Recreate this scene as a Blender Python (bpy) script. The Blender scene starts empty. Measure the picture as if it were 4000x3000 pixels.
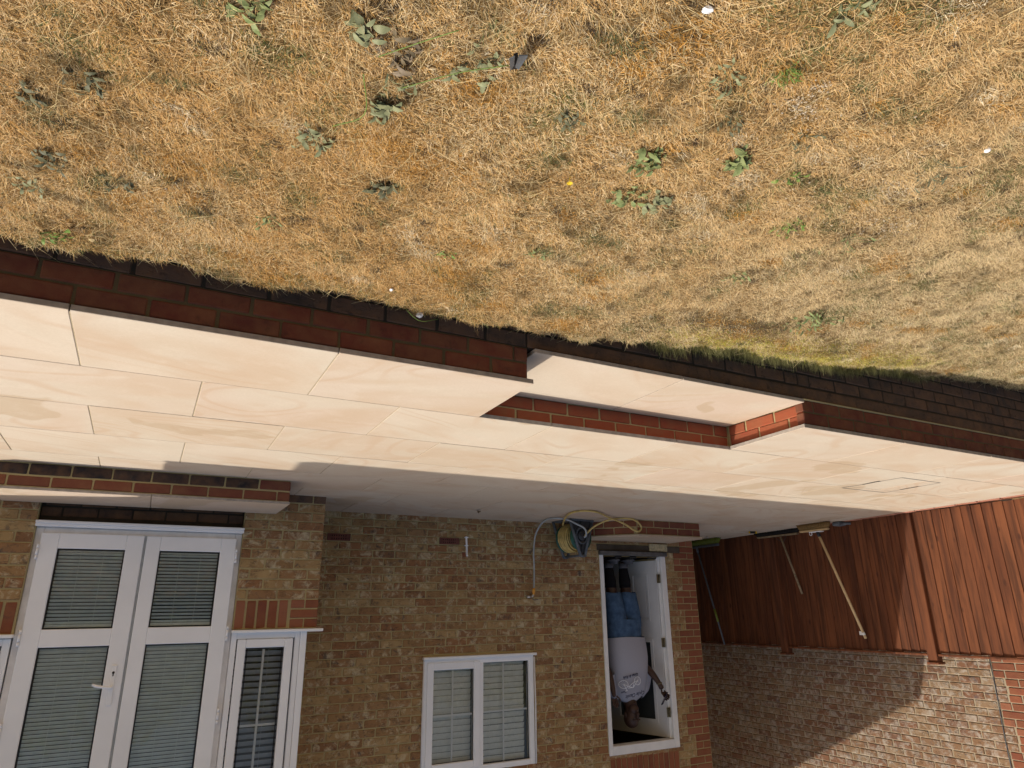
import bpy, bmesh, math, random
import numpy as np
from mathutils import Vector, Matrix, Euler
random.seed(7); rng = np.random.default_rng(11)
R_ = math.radians
sc = bpy.context.scene
C = sc.collection

# ------------------------------------------------------------------ camera, sky, sun, exposure
cam_d = bpy.data.cameras.new('camera'); cam = bpy.data.objects.new('camera', cam_d); C.objects.link(cam)
Rw = np.array([[0.88363599, 0.46803678, -0.01135832], [0.13875839, -0.28498729, -0.94843469], [-0.44713930, 0.83649496, -0.31676906]])
# rows: image right, image down, view direction (world axes); the photograph was taken with the phone upside down
CAM = Vector((1.7289, -6.5790, 0.9523))
rgt, dwn, fwd = [Vector(r) for r in Rw]
m = Matrix((-rgt, dwn, -fwd)).transposed()          # rolled by 180 degrees
cam.matrix_world = Matrix.Translation(CAM) @ m.to_4x4()
cam_d.sensor_width = 36; cam_d.sensor_fit = 'HORIZONTAL'; cam_d.lens = 2617.25 / 4000 * 36
cam_d.clip_start = 0.05; cam_d.clip_end = 800
sc.camera = cam

SUN = Vector((0.68, 0.32, 1.0)).normalized()
w = bpy.data.worlds.new('World'); sc.world = w; w.use_nodes = True
nt = w.node_tree; bg = nt.nodes['Background']
sky = nt.nodes.new('ShaderNodeTexSky'); sky.sky_type = 'NISHITA'; sky.sun_disc = False
sky.sun_elevation = math.asin(SUN.z); sky.sun_rotation = math.atan2(SUN.x, SUN.y)
sky.dust_density = 5.0; sky.ozone_density = 0.6
nt.links.new(sky.outputs[0], bg.inputs[0]); bg.inputs[1].default_value = 0.12
sl = bpy.data.lights.new('sun', 'SUN'); sl.energy = 3.3; sl.angle = R_(0.53); sl.color = (1.0, 0.945, 0.86)
so = bpy.data.objects.new('sun', sl); C.objects.link(so); so.location = (6, 3, 9)
so.rotation_euler = (-SUN).to_track_quat('-Z', 'Y').to_euler()
sc.view_settings.view_transform = 'Standard'; sc.view_settings.look = 'None'
sc.view_settings.gamma = 1.0; sc.view_settings.use_curve_mapping = False
sc.view_settings.exposure = 0.25

# ------------------------------------------------------------------ node helpers
class N:
    def __init__(s, name):
        s.m = bpy.data.materials.new(name); s.m.use_nodes = True; s.t = s.m.node_tree
        s.b = s.t.nodes['Principled BSDF']; s.out = s.t.nodes['Material Output']
    def n(s, typ, **kw):
        x = s.t.nodes.new(typ)
        for k, v in kw.items():
            if k.startswith('i_'):
                key = k[2:]; key = int(key) if key.isdigit() else key
                s.set(x.inputs[key], v)
            else: setattr(x, k, v)
        return x
    def set(s, inp, v):
        if isinstance(v, bpy.types.NodeSocket): s.t.links.new(v, inp)
        elif isinstance(v, tuple) and len(v) == 3 and inp.type == 'RGBA': inp.default_value = (*v, 1)
        else: inp.default_value = v
    def math(s, op, a, b=0.0, clamp=False):
        x = s.n('ShaderNodeMath', operation=op, use_clamp=clamp); s.set(x.inputs[0], a); s.set(x.inputs[1], b); return x.outputs[0]
    def mix(s, f, a, b, mode='MIX'):
        x = s.n('ShaderNodeMix', data_type='RGBA', blend_type=mode); s.set(x.inputs[0], f); s.set(x.inputs[6], a); s.set(x.inputs[7], b); return x.outputs[2]
    def ramp(s, f, stops, interp='LINEAR'):
        x = s.n('ShaderNodeValToRGB'); x.color_ramp.interpolation = interp; e = x.color_ramp.elements
        while len(e) < len(stops): e.new(0.5)
        for el, (p, c) in zip(e, stops):
            el.position = p; el.color = (*c, 1) if len(c) == 3 else c
        s.set(x.inputs[0], f); return x.outputs[0]
    def noise(s, vec, scale, detail=3, rough=0.55, dist=0.0):
        x = s.n('ShaderNodeTexNoise'); s.set(x.inputs['Vector'], vec); x.inputs['Scale'].default_value = scale
        x.inputs['Detail'].default_value = detail; x.inputs['Roughness'].default_value = rough; x.inputs['Distortion'].default_value = dist
        return x.outputs['Fac']
    def mr(s, v, a, b, c=0.0, d=1.0):
        x = s.n('ShaderNodeMapRange'); s.set(x.inputs[0], v)
        for i, q in enumerate((a, b, c, d)): x.inputs[i+1].default_value = q
        return x.outputs[0]
    def pos(s): return s.n('ShaderNodeNewGeometry').outputs['Position']
    def obj(s): return s.n('ShaderNodeTexCoord').outputs['Object']
    def rnd(s):
        a = s.n('ShaderNodeObjectInfo').outputs['Random']; b = s.n('ShaderNodeNewGeometry').outputs['Random Per Island']
        return s.math('FRACT', s.math('ADD', a, b))
    def vmul(s, v, t):
        x = s.n('ShaderNodeVectorMath', operation='MULTIPLY'); s.set(x.inputs[0], v); s.set(x.inputs[1], t); return x.outputs[0]
    def vadd(s, v, t):
        x = s.n('ShaderNodeVectorMath', operation='ADD'); s.set(x.inputs[0], v); s.set(x.inputs[1], t); return x.outputs[0]
    def bump(s, h, strength=0.4, dist=0.004):
        x = s.n('ShaderNodeBump'); x.inputs['Strength'].default_value = strength; x.inputs['Distance'].default_value = dist
        s.set(x.inputs['Height'], h); s.t.links.new(x.outputs[0], s.b.inputs['Normal'])
    def fin(s, col, rough=0.8, spec=0.3, metal=0.0):
        s.set(s.b.inputs['Base Color'], col); s.set(s.b.inputs['Roughness'], rough)
        s.set(s.b.inputs['Specular IOR Level'], spec); s.set(s.b.inputs['Metallic'], metal); return s.m

def plain(name, col, rough=0.5, spec=0.4, metal=0.0, var=0.12, scale=25, bump=0.0):
    a = N(name); p = a.pos(); n = a.noise(p, scale, 4)
    c2 = tuple(min(1, v*(1-var)) for v in col); c3 = tuple(min(1, v*(1+var)) for v in col)
    c = a.mix(a.mr(n, 0.3, 0.7), c2, c3)
    if bump: a.bump(a.noise(p, scale*6, 4), bump, 0.002)
    return a.fin(c, rough, spec, metal)

def brick_mat(name, stops, cream, cream_amt, dark_amt, crease=1.0, creamcol=(0.52, 0.42, 0.28), darkcol=(0.07, 0.06, 0.06)):
    a = N(name); r = a.rnd(); p = a.pos()
    off = a.n('ShaderNodeCombineXYZ'); 
    for i, k in enumerate((37.0, 71.0, 13.0)): a.set(off.inputs[i], a.math('MULTIPLY', r, k))
    q = a.vadd(p, off.outputs[0])
    base = a.ramp(r, stops, 'CONSTANT')
    n1 = a.noise(q, 9, 4, 0.6)
    base = a.mix(a.mr(n1, 0.35, 0.7, 0.0, 0.75), base, a.mix(0.6, base, (0.30, 0.15, 0.07)))
    n2 = a.noise(q, 11, 6, 0.72, 0.6)
    base = a.mix(a.mr(n2, cream, cream+0.12, 0.0, cream_amt), base, creamcol)
    n3 = a.noise(a.vadd(q, (5.0, 9.0, 2.0)), 13, 5, 0.7, 0.4)
    base = a.mix(a.mr(n3, 0.57, 0.68, 0.0, dark_amt), base, darkcol)
    st = a.vmul(q, (14.0, 14.0, 60.0))
    cr = a.noise(st, 1.0, 3, 0.55, 1.4)
    crm = a.mr(a.math('ABSOLUTE', a.math('SUBTRACT', cr, 0.5)), 0.0, 0.035, crease, 0.0)
    msk = a.mr(a.noise(q, 16, 2), 0.45, 0.58)
    crm = a.math('MULTIPLY', crm, msk)
    base = a.mix(a.math('MULTIPLY', crm, 0.75), base, (0.05, 0.035, 0.025))
    fine = a.noise(p, 260, 4, 0.7)
    base = a.mix(a.mr(fine, 0.3, 0.75, 0.0, 0.35), base, a.mix(0.5, base, (0.02, 0.015, 0.01)))
    h = a.math('ADD', a.math('MULTIPLY', fine, 0.35), a.math('SUBTRACT', a.math('MULTIPLY', n2, 0.5), crm))
    a.bump(h, 0.55, 0.004)
    return a.fin(base, 0.92, 0.2)

M = {}
mult = [(0, (0.335, 0.185, 0.082)), (0.18, (0.375, 0.225, 0.103)), (0.36, (0.32, 0.155, 0.068)), (0.5, (0.42, 0.275, 0.12)), (0.66, (0.355, 0.21, 0.09)), (0.82, (0.28, 0.145, 0.068)), (0.92, (0.46, 0.31, 0.14))]
M['multi'] = brick_mat('multi_brick', mult, 0.51, 0.75, 0.75, 1.0, (0.62, 0.52, 0.33))
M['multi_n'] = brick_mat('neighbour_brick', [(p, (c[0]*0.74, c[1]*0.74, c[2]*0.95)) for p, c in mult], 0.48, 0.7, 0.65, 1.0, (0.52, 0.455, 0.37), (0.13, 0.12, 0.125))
red = [(0, (0.27, 0.088, 0.046)), (0.3, (0.31, 0.10, 0.052)), (0.6, (0.24, 0.075, 0.042)), (0.85, (0.33, 0.125, 0.07))]
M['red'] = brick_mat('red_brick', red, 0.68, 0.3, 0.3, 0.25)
M['redstep'] = brick_mat('new_red_brick', [(0, (0.33, 0.075, 0.036)), (0.4, (0.37, 0.09, 0.042)), (0.7, (0.31, 0.072, 0.036))], 0.74, 0.3, 0.15, 0.1)
M['redshade'] = brick_mat('shaded_step_brick', [(0, (0.20, 0.062, 0.038)), (0.4, (0.23, 0.075, 0.042)), (0.7, (0.18, 0.058, 0.038))], 0.70, 0.35, 0.2, 0.15)  # darker copy of the step brick, shade of the risers put into its colour
M['redwall'] = brick_mat('shaded_wall_brick', [(0, (0.15, 0.045, 0.030)), (0.4, (0.175, 0.052, 0.032)), (0.7, (0.13, 0.042, 0.030))], 0.72, 0.3, 0.35, 0.1, (0.3, 0.24, 0.16), (0.05, 0.03, 0.022))  # red brick with the shade of the front wall painted into its colour
M['old'] = brick_mat('old_dark_brick', [(0, (0.105, 0.070, 0.052)), (0.4, (0.13, 0.083, 0.06)), (0.7, (0.088, 0.064, 0.05))], 0.66, 0.35, 0.6, 0.6, (0.22, 0.19, 0.14), (0.025, 0.022, 0.022))
M['blue'] = brick_mat('engineering_brick', [(0, (0.030, 0.026, 0.028)), (0.5, (0.04, 0.033, 0.033))], 0.60, 0.6, 0.4, 0.2, (0.16, 0.13, 0.09))
M['damp'] = brick_mat('dark_sunk_brick', [(0, (0.11, 0.068, 0.046)), (0.5, (0.085, 0.055, 0.042))], 0.68, 0.2, 0.6, 0.3, (0.15, 0.12, 0.09), (0.02, 0.02, 0.018))  # dark brick tone for the recess under the french doors
M['paver'] = brick_mat('pink_paver', [(0, (0.45, 0.20, 0.14)), (0.5, (0.40, 0.17, 0.12))], 0.62, 0.5, 0.1, 0.0)

def mortar(name, c1, c2):
    a = N(name); p = a.pos(); n = a.noise(p, 5, 5, 0.6); f = a.noise(p, 220, 4, 0.7)
    a.bump(f, 0.5, 0.003)
    c = a.mix(a.mr(n, 0.35, 0.65), c1, c2); c = a.mix(a.mr(f, 0.35, 0.7, 0, 0.4), c, a.mix(0.6, c, (0.03, 0.025, 0.015)))
    return a.fin(c, 0.95, 0.15)
M['mortar'] = mortar('mortar', (0.50, 0.40, 0.20), (0.41, 0.32, 0.16))
M['mortar_wall'] = mortar('shaded_wall_mortar', (0.15, 0.115, 0.06), (0.11, 0.085, 0.048))  # joints darkened to go with the painted shade of the front wall
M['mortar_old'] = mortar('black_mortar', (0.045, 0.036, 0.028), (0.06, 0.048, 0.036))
M['mortar_new'] = mortar('new_mortar', (0.46, 0.38, 0.26), (0.40, 0.32, 0.21))
M['soil'] = mortar('soil_bedding', (0.10, 0.075, 0.05), (0.14, 0.10, 0.06))
M['concrete'] = mortar('concrete', (0.13, 0.105, 0.08), (0.085, 0.065, 0.048))

def slab_mat():
    a = N('sandstone'); r = a.rnd(); o = a.obj()
    rot = a.n('ShaderNodeVectorRotate', rotation_type='Z_AXIS'); a.set(rot.inputs['Vector'], o); a.set(rot.inputs['Angle'], a.math('MULTIPLY', a.math('SUBTRACT', r, 0.5), 1.6))
    off = a.n('ShaderNodeCombineXYZ')
    for i, k in enumerate((91.0, 53.0, 17.0)): a.set(off.inputs[i], a.math('MULTIPLY', r, k))
    q = a.vadd(rot.outputs[0], off.outputs[0])
    base = a.ramp(r, [(0, (0.525, 0.435, 0.33)), (0.2, (0.515, 0.40, 0.305)), (0.4, (0.535, 0.47, 0.37)), (0.6, (0.50, 0.395, 0.285)), (0.8, (0.54, 0.45, 0.345))])
    big = a.noise(a.vmul(q, (0.9, 1.7, 1.0)), 1.3, 2, 0.5, 1.2)
    base = a.mix(a.mr(big, 0.40, 0.66, 0, 0.75), base, (0.47, 0.35, 0.24))
    big2 = a.noise(a.vmul(q, (0.7, 1.6, 1.0)), 1.1, 2, 0.4, 1.5)
    base = a.mix(a.mr(big2, 0.46, 0.66, 0, 0.6), base, (0.525, 0.465, 0.365))
    # agate-like bands
    wv = a.math('SINE', a.math('MULTIPLY', a.noise(a.vmul(q, (0.55, 1.25, 1.0)), 1.25, 1.0, 0.35, 0.8), 75.0))
    msk = a.mr(a.noise(q, 1.6, 1, 0.5), 0.44, 0.60)
    bm = a.math('MULTIPLY', a.mr(wv, 0.35, 1.0), msk)
    base = a.mix(a.math('MULTIPLY', bm, 0.4), base, (0.44, 0.29, 0.18))
    # dried water marks
    p = a.pos()
    stn = a.noise(p, 0.95, 4, 0.5, 0.3)
    base = a.mix(a.mr(stn, 0.625, 0.636, 0, 0.6), base, (0.40, 0.29, 0.18))
    fine = a.noise(p, 90, 5, 0.7)
    base = a.mix(a.mr(fine, 0.35, 0.7, 0, 0.22), base, (0.36, 0.28, 0.19))
    spk = a.noise(p, 420, 2, 0.6)
    base = a.mix(a.mr(spk, 0.60, 0.72, 0, 0.35), base, (0.30, 0.23, 0.16))
    dust = a.noise(p, 7, 5, 0.65)
    base = a.mix(a.mr(dust, 0.52, 0.75, 0, 0.25), base, (0.62, 0.55, 0.44))
    a.bump(a.math('ADD', a.noise(p, 14, 4), a.math('MULTIPLY', fine, 0.3)), 0.12, 0.003)
    return a.fin(base, 0.6, 0.3)
M['slab'] = slab_mat()  # cream sandstone
M['slabedge'] = plain('slab_edge', (0.36, 0.31, 0.26), 0.8, 0.2, var=0.2)
M['upvc'] = plain('white_plastic', (0.88, 0.875, 0.87), 0.32, 0.45, var=0.04, scale=3)
M['upvc_dirty'] = plain('weathered_white_plastic', (0.76, 0.73, 0.70), 0.5, 0.35, var=0.12, scale=9)
M['paint'] = plain('white_paint', (0.78, 0.77, 0.75), 0.45, 0.4, var=0.07, scale=8, bump=0.1)
M['doorpaint'] = plain('door_paint', (0.66, 0.65, 0.64), 0.4, 0.4, var=0.05, scale=6)
M['rubber'] = plain('black_gasket', (0.012, 0.012, 0.013), 0.5, 0.4)
M['slat'] = plain('pale_green_slat', (0.80, 0.86, 0.83), 0.45, 0.4, var=0.08, scale=14)
M['slat_dark'] = plain('grey_slat', (0.62, 0.61, 0.61), 0.4, 0.4, var=0.08)
M['slat_white'] = plain('white_slat', (0.86, 0.86, 0.80), 0.5, 0.4, var=0.06)
M['brass'] = plain('tarnished_brass', (0.20, 0.17, 0.10), 0.45, 0.5, 0.7, var=0.3, scale=60)
M['brassbar'] = plain('weather_bar', (0.24, 0.18, 0.08), 0.5, 0.4, 0.3, var=0.2)
M['lead'] = plain('threshold_metal', (0.12, 0.12, 0.12), 0.5, 0.4, 0.3, var=0.4, scale=12)
M['beige'] = plain('stained_beige_plastic', (0.50, 0.42, 0.25), 0.6, 0.3, var=0.35, scale=35)
M['terracotta'] = plain('terracotta', (0.16, 0.06, 0.045), 0.85, 0.2, var=0.25)
M['black'] = plain('painted_dark', (0.008, 0.007, 0.007), 0.9, 0.1)  # black that stands in for unlit depth behind holes and slats
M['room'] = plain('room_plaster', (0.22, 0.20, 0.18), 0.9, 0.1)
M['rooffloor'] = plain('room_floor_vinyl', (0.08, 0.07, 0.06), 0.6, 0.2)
M['tile'] = plain('roof_tile', (0.16, 0.09, 0.06), 0.9, 0.2, var=0.3)
M['chrome'] = plain('worn_chrome', (0.55, 0.52, 0.48), 0.3, 0.5, 0.9)
M['orange'] = plain('orange_plastic', (0.72, 0.33, 0.05), 0.45, 0.4)
M['hosegrey'] = plain('grey_hose', (0.38, 0.40, 0.40), 0.4, 0.4)
M['hoseyel'] = plain('yellow_hose', (0.52, 0.38, 0.13), 0.4, 0.4, var=0.25, scale=20)
M['reelgrey'] = plain('grey_plastic', (0.10, 0.11, 0.12), 0.5, 0.4, var=0.25)
M['reeldark'] = plain('dark_grey_plastic', (0.035, 0.037, 0.042), 0.5, 0.4, var=0.2)
M['green'] = plain('green_plastic', (0.008, 0.08, 0.045), 0.35, 0.5)
M['newwood'] = plain('new_pine', (0.62, 0.44, 0.22), 0.55, 0.3, var=0.1, scale=12)
M['oldwood'] = plain('weathered_wood', (0.26, 0.19, 0.11), 0.8, 0.2, var=0.35, scale=30)
M['bristle_tan'] = plain('tan_bristle', (0.26, 0.16, 0.06), 0.7, 0.2, var=0.4, scale=120)
M['bristle_black'] = plain('black_bristle', (0.02, 0.018, 0.016), 0.7, 0.2, var=0.4, scale=80)
M['bristle_lime'] = plain('lime_bristle', (0.19, 0.23, 0.03), 0.5, 0.3, var=0.3, scale=80)
M['skin'] = plain('skin', (0.055, 0.027, 0.018), 0.5, 0.4, var=0.12)
M['shirt'] = plain('grey_marl_cotton', (0.36, 0.36, 0.41), 0.9, 0.1, var=0.06, scale=300, bump=0.15)
M['denim'] = plain('blue_denim', (0.06, 0.105, 0.18), 0.9, 0.1, var=0.3, scale=16, bump=0.2)
M['ink'] = plain('dark_print', (0.035, 0.035, 0.06), 0.8, 0.1)
M['inkw'] = plain('white_print', (0.85, 0.85, 0.87), 0.8, 0.1)
M['sock'] = plain('black_sock', (0.012, 0.011, 0.012), 0.9, 0.1)
M['shoe'] = plain('grey_shoe', (0.09, 0.09, 0.10), 0.7, 0.2)
M['phone'] = plain('blue_phone', (0.012, 0.014, 0.06), 0.2, 0.5)
M['whitebit'] = plain('white_scrap', (0.82, 0.82, 0.80), 0.5, 0.3, var=0.1, scale=60)
M['gravel'] = plain('pale_grit', (0.42, 0.35, 0.25), 0.9, 0.2, var=0.3, scale=90)
M['slate'] = plain('dark_slate', (0.08, 0.09, 0.10), 0.35, 0.5, var=0.3, scale=30)
M['deadleaf'] = plain('dead_leaf', (0.42, 0.31, 0.15), 0.8, 0.2, var=0.3, scale=60)
M['yflower'] = plain('yellow_petal', (0.75, 0.50, 0.02), 0.6, 0.2)

def wood_mat():
    a = N('stained_fence_board'); r = a.rnd(); p = a.pos()
    off = a.n('ShaderNodeCombineXYZ'); a.set(off.inputs[1], a.math('MULTIPLY', r, 40.0)); a.set(off.inputs[2], a.math('MULTIPLY', r, 23.0))
    q = a.vadd(p, off.outputs[0])
    base = a.ramp(r, [(0, (0.14, 0.046, 0.020)), (0.3, (0.185, 0.065, 0.027)), (0.55, (0.11, 0.036, 0.017)), (0.8, (0.155, 0.052, 0.022)), (1.0, (0.21, 0.075, 0.031))])
    g = a.noise(a.vmul(q, (6.0, 11.0, 0.8)), 2.0, 5, 0.6, 0.6)
    base = a.mix(a.mr(g, 0.40, 0.62, 0, 0.8), base, (0.065, 0.024, 0.012))
    g2 = a.noise(a.vmul(q, (4.0, 8.0, 0.6)), 1.6, 4, 0.6)
    base = a.mix(a.mr(g2, 0.48, 0.68, 0, 0.7), base, (0.24, 0.082, 0.032))
    kn = a.n('ShaderNodeTexVoronoi'); a.set(kn.inputs['Vector'], a.vmul(q, (3.0, 9.0, 4.0))); kn.inputs['Scale'].default_value = 1.0
    km = a.mr(kn.outputs['Distance'], 0.08, 0.17, 1.0, 0.0)
    base = a.mix(a.math('MULTIPLY', km, 0.75), base, (0.06, 0.022, 0.012))
    a.bump(a.math('SUBTRACT', a.math('ADD', g, a.math('MULTIPLY', a.noise(a.vmul(q, (60.0, 90.0, 3.0)), 2.0, 4, 0.7), 0.6)), a.math('MULTIPLY', km, 0.5)), 0.35, 0.004)
    return a.fin(base, 0.7, 0.25)
M['wood'] = wood_mat()

def attr_mat(name, rough=0.8, spec=0.15, transl=0.25):
    a = N(name); c = a.n('ShaderNodeAttribute', attribute_name='col').outputs['Color']
    a.fin(c, rough, spec)
    tr = a.n('ShaderNodeBsdfTranslucent'); a.set(tr.inputs[0], c)
    mx = a.n('ShaderNodeMixShader'); mx.inputs[0].default_value = transl
    a.t.links.new(a.b.outputs[0], mx.inputs[1]); a.t.links.new(tr.outputs[0], mx.inputs[2]); a.t.links.new(mx.outputs[0], a.out.inputs[0])
    return a.m
M['blade'] = attr_mat('grass_blade')
def leaf_mat(name, c1, c2):
    a = N(name); p = a.pos(); r = a.rnd(); n = a.noise(p, 60, 4)
    c = a.mix(a.mr(n, 0.3, 0.7), c1, c2); c = a.mix(a.math('MULTIPLY', r, 0.4), c, (0.10, 0.09, 0.03))
    return a.fin(c, 0.6, 0.3)
M['leaf'] = leaf_mat('weed_leaf', (0.13, 0.17, 0.055), (0.26, 0.30, 0.12))
M['leafgrey'] = leaf_mat('dull_weed_leaf', (0.16, 0.175, 0.085), (0.27, 0.28, 0.15))
M['leafbright'] = leaf_mat('bright_weed_leaf', (0.10, 0.19, 0.03), (0.20, 0.30, 0.06))
M['leafdark'] = leaf_mat('dark_weed_leaf', (0.075, 0.08, 0.045), (0.15, 0.145, 0.08))
M['leafbrown'] = leaf_mat('withered_leaf', (0.13, 0.09, 0.06), (0.25, 0.19, 0.12))

def lawn_mat():
    a = N('dry_turf'); p = a.pos()
    n = a.noise(p, 3.0, 5, 0.65); f = a.noise(p, 120, 5, 0.7)
    c = a.mix(a.mr(n, 0.35, 0.65), (0.17, 0.10, 0.038), (0.26, 0.165, 0.07))
    c = a.mix(a.mr(f, 0.35, 0.7, 0, 0.8), c, (0.34, 0.23, 0.09))
    g = a.noise(a.vadd(p, (3.0, 1.0, 0.0)), 1.7, 3)
    c = a.mix(a.mr(g, 0.55, 0.7, 0, 0.5), c, (0.10, 0.085, 0.04))
    a.bump(f, 0.9, 0.02)
    return a.fin(c, 0.95, 0.1)
M['lawn'] = lawn_mat()

def glass_mat(name, tint, gloss):
    a = N(name); a.t.nodes.remove(a.b)
    tr = a.n('ShaderNodeBsdfTransparent'); tr.inputs[0].default_value = (*tint, 1)
    gl = a.n('ShaderNodeBsdfGlossy'); gl.inputs['Roughness'].default_value = 0.02
    fr = a.n('ShaderNodeFresnel'); fr.inputs[0].default_value = 1.5
    mx = a.n('ShaderNodeMixShader'); a.set(mx.inputs[0], a.math('MULTIPLY', fr.outputs[0], gloss, True))
    a.t.links.new(tr.outputs[0], mx.inputs[1]); a.t.links.new(gl.outputs[0], mx.inputs[2]); a.t.links.new(mx.outputs[0], a.out.inputs[0])
    return a.m
M['glass'] = glass_mat('window_glass', (0.97, 0.98, 0.975), 1.5)
M['obscure'] = plain('obscure_glass', (0.05, 0.055, 0.055), 0.25, 0.6, var=0.2, scale=200, bump=0.3)

# ------------------------------------------------------------------ object helpers
WL = {}
def link(o, parent=None):
    C.objects.link(o)
    if parent is not None:
        o.parent = parent; o.matrix_parent_inverse = Matrix.Translation(-WL.get(parent.name, Vector()))
    return o
def tag(o, label=None, cat=None, group=None, kind=None):
    for k, v in (('label', label), ('category', cat), ('group', group), ('kind', kind)):
        if v: o[k] = v
    return o
def thing(name, label, cat, loc=(0, 0, 0), group=None):
    o = bpy.data.objects.new(name, None); o.empty_display_size = 0.1; o.location = loc; C.objects.link(o); WL[o.name] = Vector(loc)
    return tag(o, label, cat, group)
class MB:
    """collects faces; world coordinates"""
    def __init__(s): s.v = []; s.f = []; s.sm = []
    def add(s, vs, fs, smooth=False):
        k = len(s.v); s.v += [tuple(v) for v in vs]; s.f += [tuple(i+k for i in f) for f in fs]; s.sm += [smooth]*len(fs); return s
    def box(s, a, b):
        (x0, y0, z0), (x1, y1, z1) = a, b
        x0, x1 = min(x0, x1), max(x0, x1); y0, y1 = min(y0, y1), max(y0, y1); z0, z1 = min(z0, z1), max(z0, z1)
        return s.add([(x0,y0,z0),(x1,y0,z0),(x1,y1,z0),(x0,y1,z0),(x0,y0,z1),(x1,y0,z1),(x1,y1,z1),(x0,y1,z1)],
                     [(0,3,2,1),(4,5,6,7),(0,1,5,4),(1,2,6,5),(2,3,7,6),(3,0,4,7)])
    def bbox(s, a, b, r=0.003, seg=1):
        bm = bmesh.new(); c = [(p+q)/2 for p, q in zip(a, b)]; d = [abs(q-p) for p, q in zip(a, b)]
        bmesh.ops.create_cube(bm, size=1.0, matrix=Matrix.Translation(c) @ Matrix.Diagonal((*d, 1)))
        bmesh.ops.bevel(bm, geom=bm.edges[:], offset=min(r, min(d)*0.45), segments=seg, affect='EDGES', profile=0.5)
        s.bm(bm); return s
    def bm(s, bm, mat=None, smooth=False):
        bm.verts.ensure_lookup_table(); bm.verts.index_update()
        vs = [(mat @ v.co if mat else v.co) for v in bm.verts]
        s.add([tuple(v) for v in vs], [tuple(v.index for v in f.verts) for f in bm.faces], smooth); bm.free(); return s
    def tube(s, pts, r, n=8, cap=True):
        pts = [Vector(p) for p in pts]; rs = r if isinstance(r, (list, tuple)) else [r]*len(pts); up = Vector((0.13, 0.31, 0.94)); rings = []
        vs = []; prev = None
        for i, p in enumerate(pts):
            t = (pts[min(i+1, len(pts)-1)]-pts[max(i-1, 0)]).normalized()
            if prev is None: u = t.orthogonal().normalized()
            else: u = (prev - t*prev.dot(t)).normalized()
            prev = u; v = t.cross(u)
            for k in range(n):
                a = 2*math.pi*k/n; vs.append(p+(u*math.cos(a)+v*math.sin(a))*rs[i])
        fs = [(i*n+k, i*n+(k+1) % n, (i+1)*n+(k+1) % n, (i+1)*n+k) for i in range(len(pts)-1) for k in range(n)]
        if cap: fs += [tuple(range(n-1, -1, -1)), tuple((len(pts)-1)*n+k for k in range(n))]
        return s.add(vs, fs, True)
    def prism(s, poly, z0, z1):
        n = len(poly); vs = [(x, y, z0) for x, y in poly]+[(x, y, z1) for x, y in poly]
        return s.add(vs, [tuple(range(n-1, -1, -1)), tuple(range(n, 2*n))]+[(i, (i+1) % n, n+(i+1) % n, n+i) for i in range(n)])
    def mesh(s, name, mat):
        me = bpy.data.meshes.new(name); me.from_pydata(s.v, [], s.f); me.materials.append(mat)
        me.polygons.foreach_set('use_smooth', s.sm); me.update(); return me
    def build(s, name, mat, parent=None):
        return link(bpy.data.objects.new(name, s.mesh(name, M[mat] if isinstance(mat, str) else mat)), parent)
def catmull(P, n=8):
    P = [Vector(p) for p in P]; P = [P[0]*2-P[1]]+P+[P[-1]*2-P[-2]]; out = []
    for i in range(1, len(P)-2):
        for k in range(n):
            t = k/n; a, b, c, d = P[i-1:i+3]
            out.append(0.5*((2*b)+(c-a)*t+(2*a-5*b+4*c-d)*t*t+(3*b-a-3*c+d)*t*t*t))
    out.append(P[-2]); return out

# ------------------------------------------------------------------ bricks
BL, BD, BH = 0.215, 0.05, 0.065
def brick_mesh(key, v):
    bm = bmesh.new(); bmesh.ops.create_cube(bm, size=1.0, matrix=Matrix.Translation((0, BD/2, 0)) @ Matrix.Diagonal((BL, BD, BH, 1)))
    r = random.Random(hash((key, v)) % 999 if False else v*17+len(key))
    for q in bm.verts: q.co += Vector((r.uniform(-.002, .002), r.uniform(-.0015, .0015), r.uniform(-.0018, .0018)))
    bmesh.ops.bevel(bm, geom=[e for e in bm.edges if min(e.verts[0].co.y, e.verts[1].co.y) < BD*0.5], offset=0.0045, segments=1, affect='EDGES')
    me = bpy.data.meshes.new('brick'); bm.to_mesh(me); bm.free(); me.materials.append(M[key]); return me
BMESH = {}
def bmesh_for(key):
    v = random.randrange(4)
    if (key, v) not in BMESH: BMESH[(key, v)] = brick_mesh(key, v)
    return BMESH[(key, v)]
class Bricks:
    """brick specs: face centre, size, rotation about z; the largest in view become objects, the rest one joined part"""
    def __init__(s): s.L = []
    def add(s, parent, key, x, y, z, w, h, rz=0.0):
        j = random.uniform
        s.L.append((parent, key, x, y+ (0 if rz else j(-.002, .001)), z, w, h, rz))
    def build(s, limit=295):
        def size(b): return b[5]*b[6]/(Vector(b[2:5])-CAM).length_squared
        s.L.sort(key=size, reverse=True); rest = {}
        for i, (par, key, x, y, z, w, h, rz) in enumerate(s.L):
            mt = Matrix.Translation((x, y, z)) @ Matrix.Rotation(rz+random.uniform(-.006, .006), 4, 'Z') @ Matrix.Rotation(random.uniform(-.006, .006), 4, 'Y') @ Matrix.Diagonal((w/BL, 1, h/BH, 1))
            me = bmesh_for(key)
            if i < limit:
                o = bpy.data.objects.new('brick', me); link(o, par); o.matrix_basis = mt
            else: rest.setdefault((par.name, key), [par, key, []])[2].append((me, mt))
        for par, key, L in rest.values():
            mb = MB()
            for me, mt in L: mb.add([mt @ v.co for v in me.vertices], [tuple(p.vertices) for p in me.polygons])
            o = mb.build('brick', key, par); o['kind'] = 'stuff'
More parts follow.
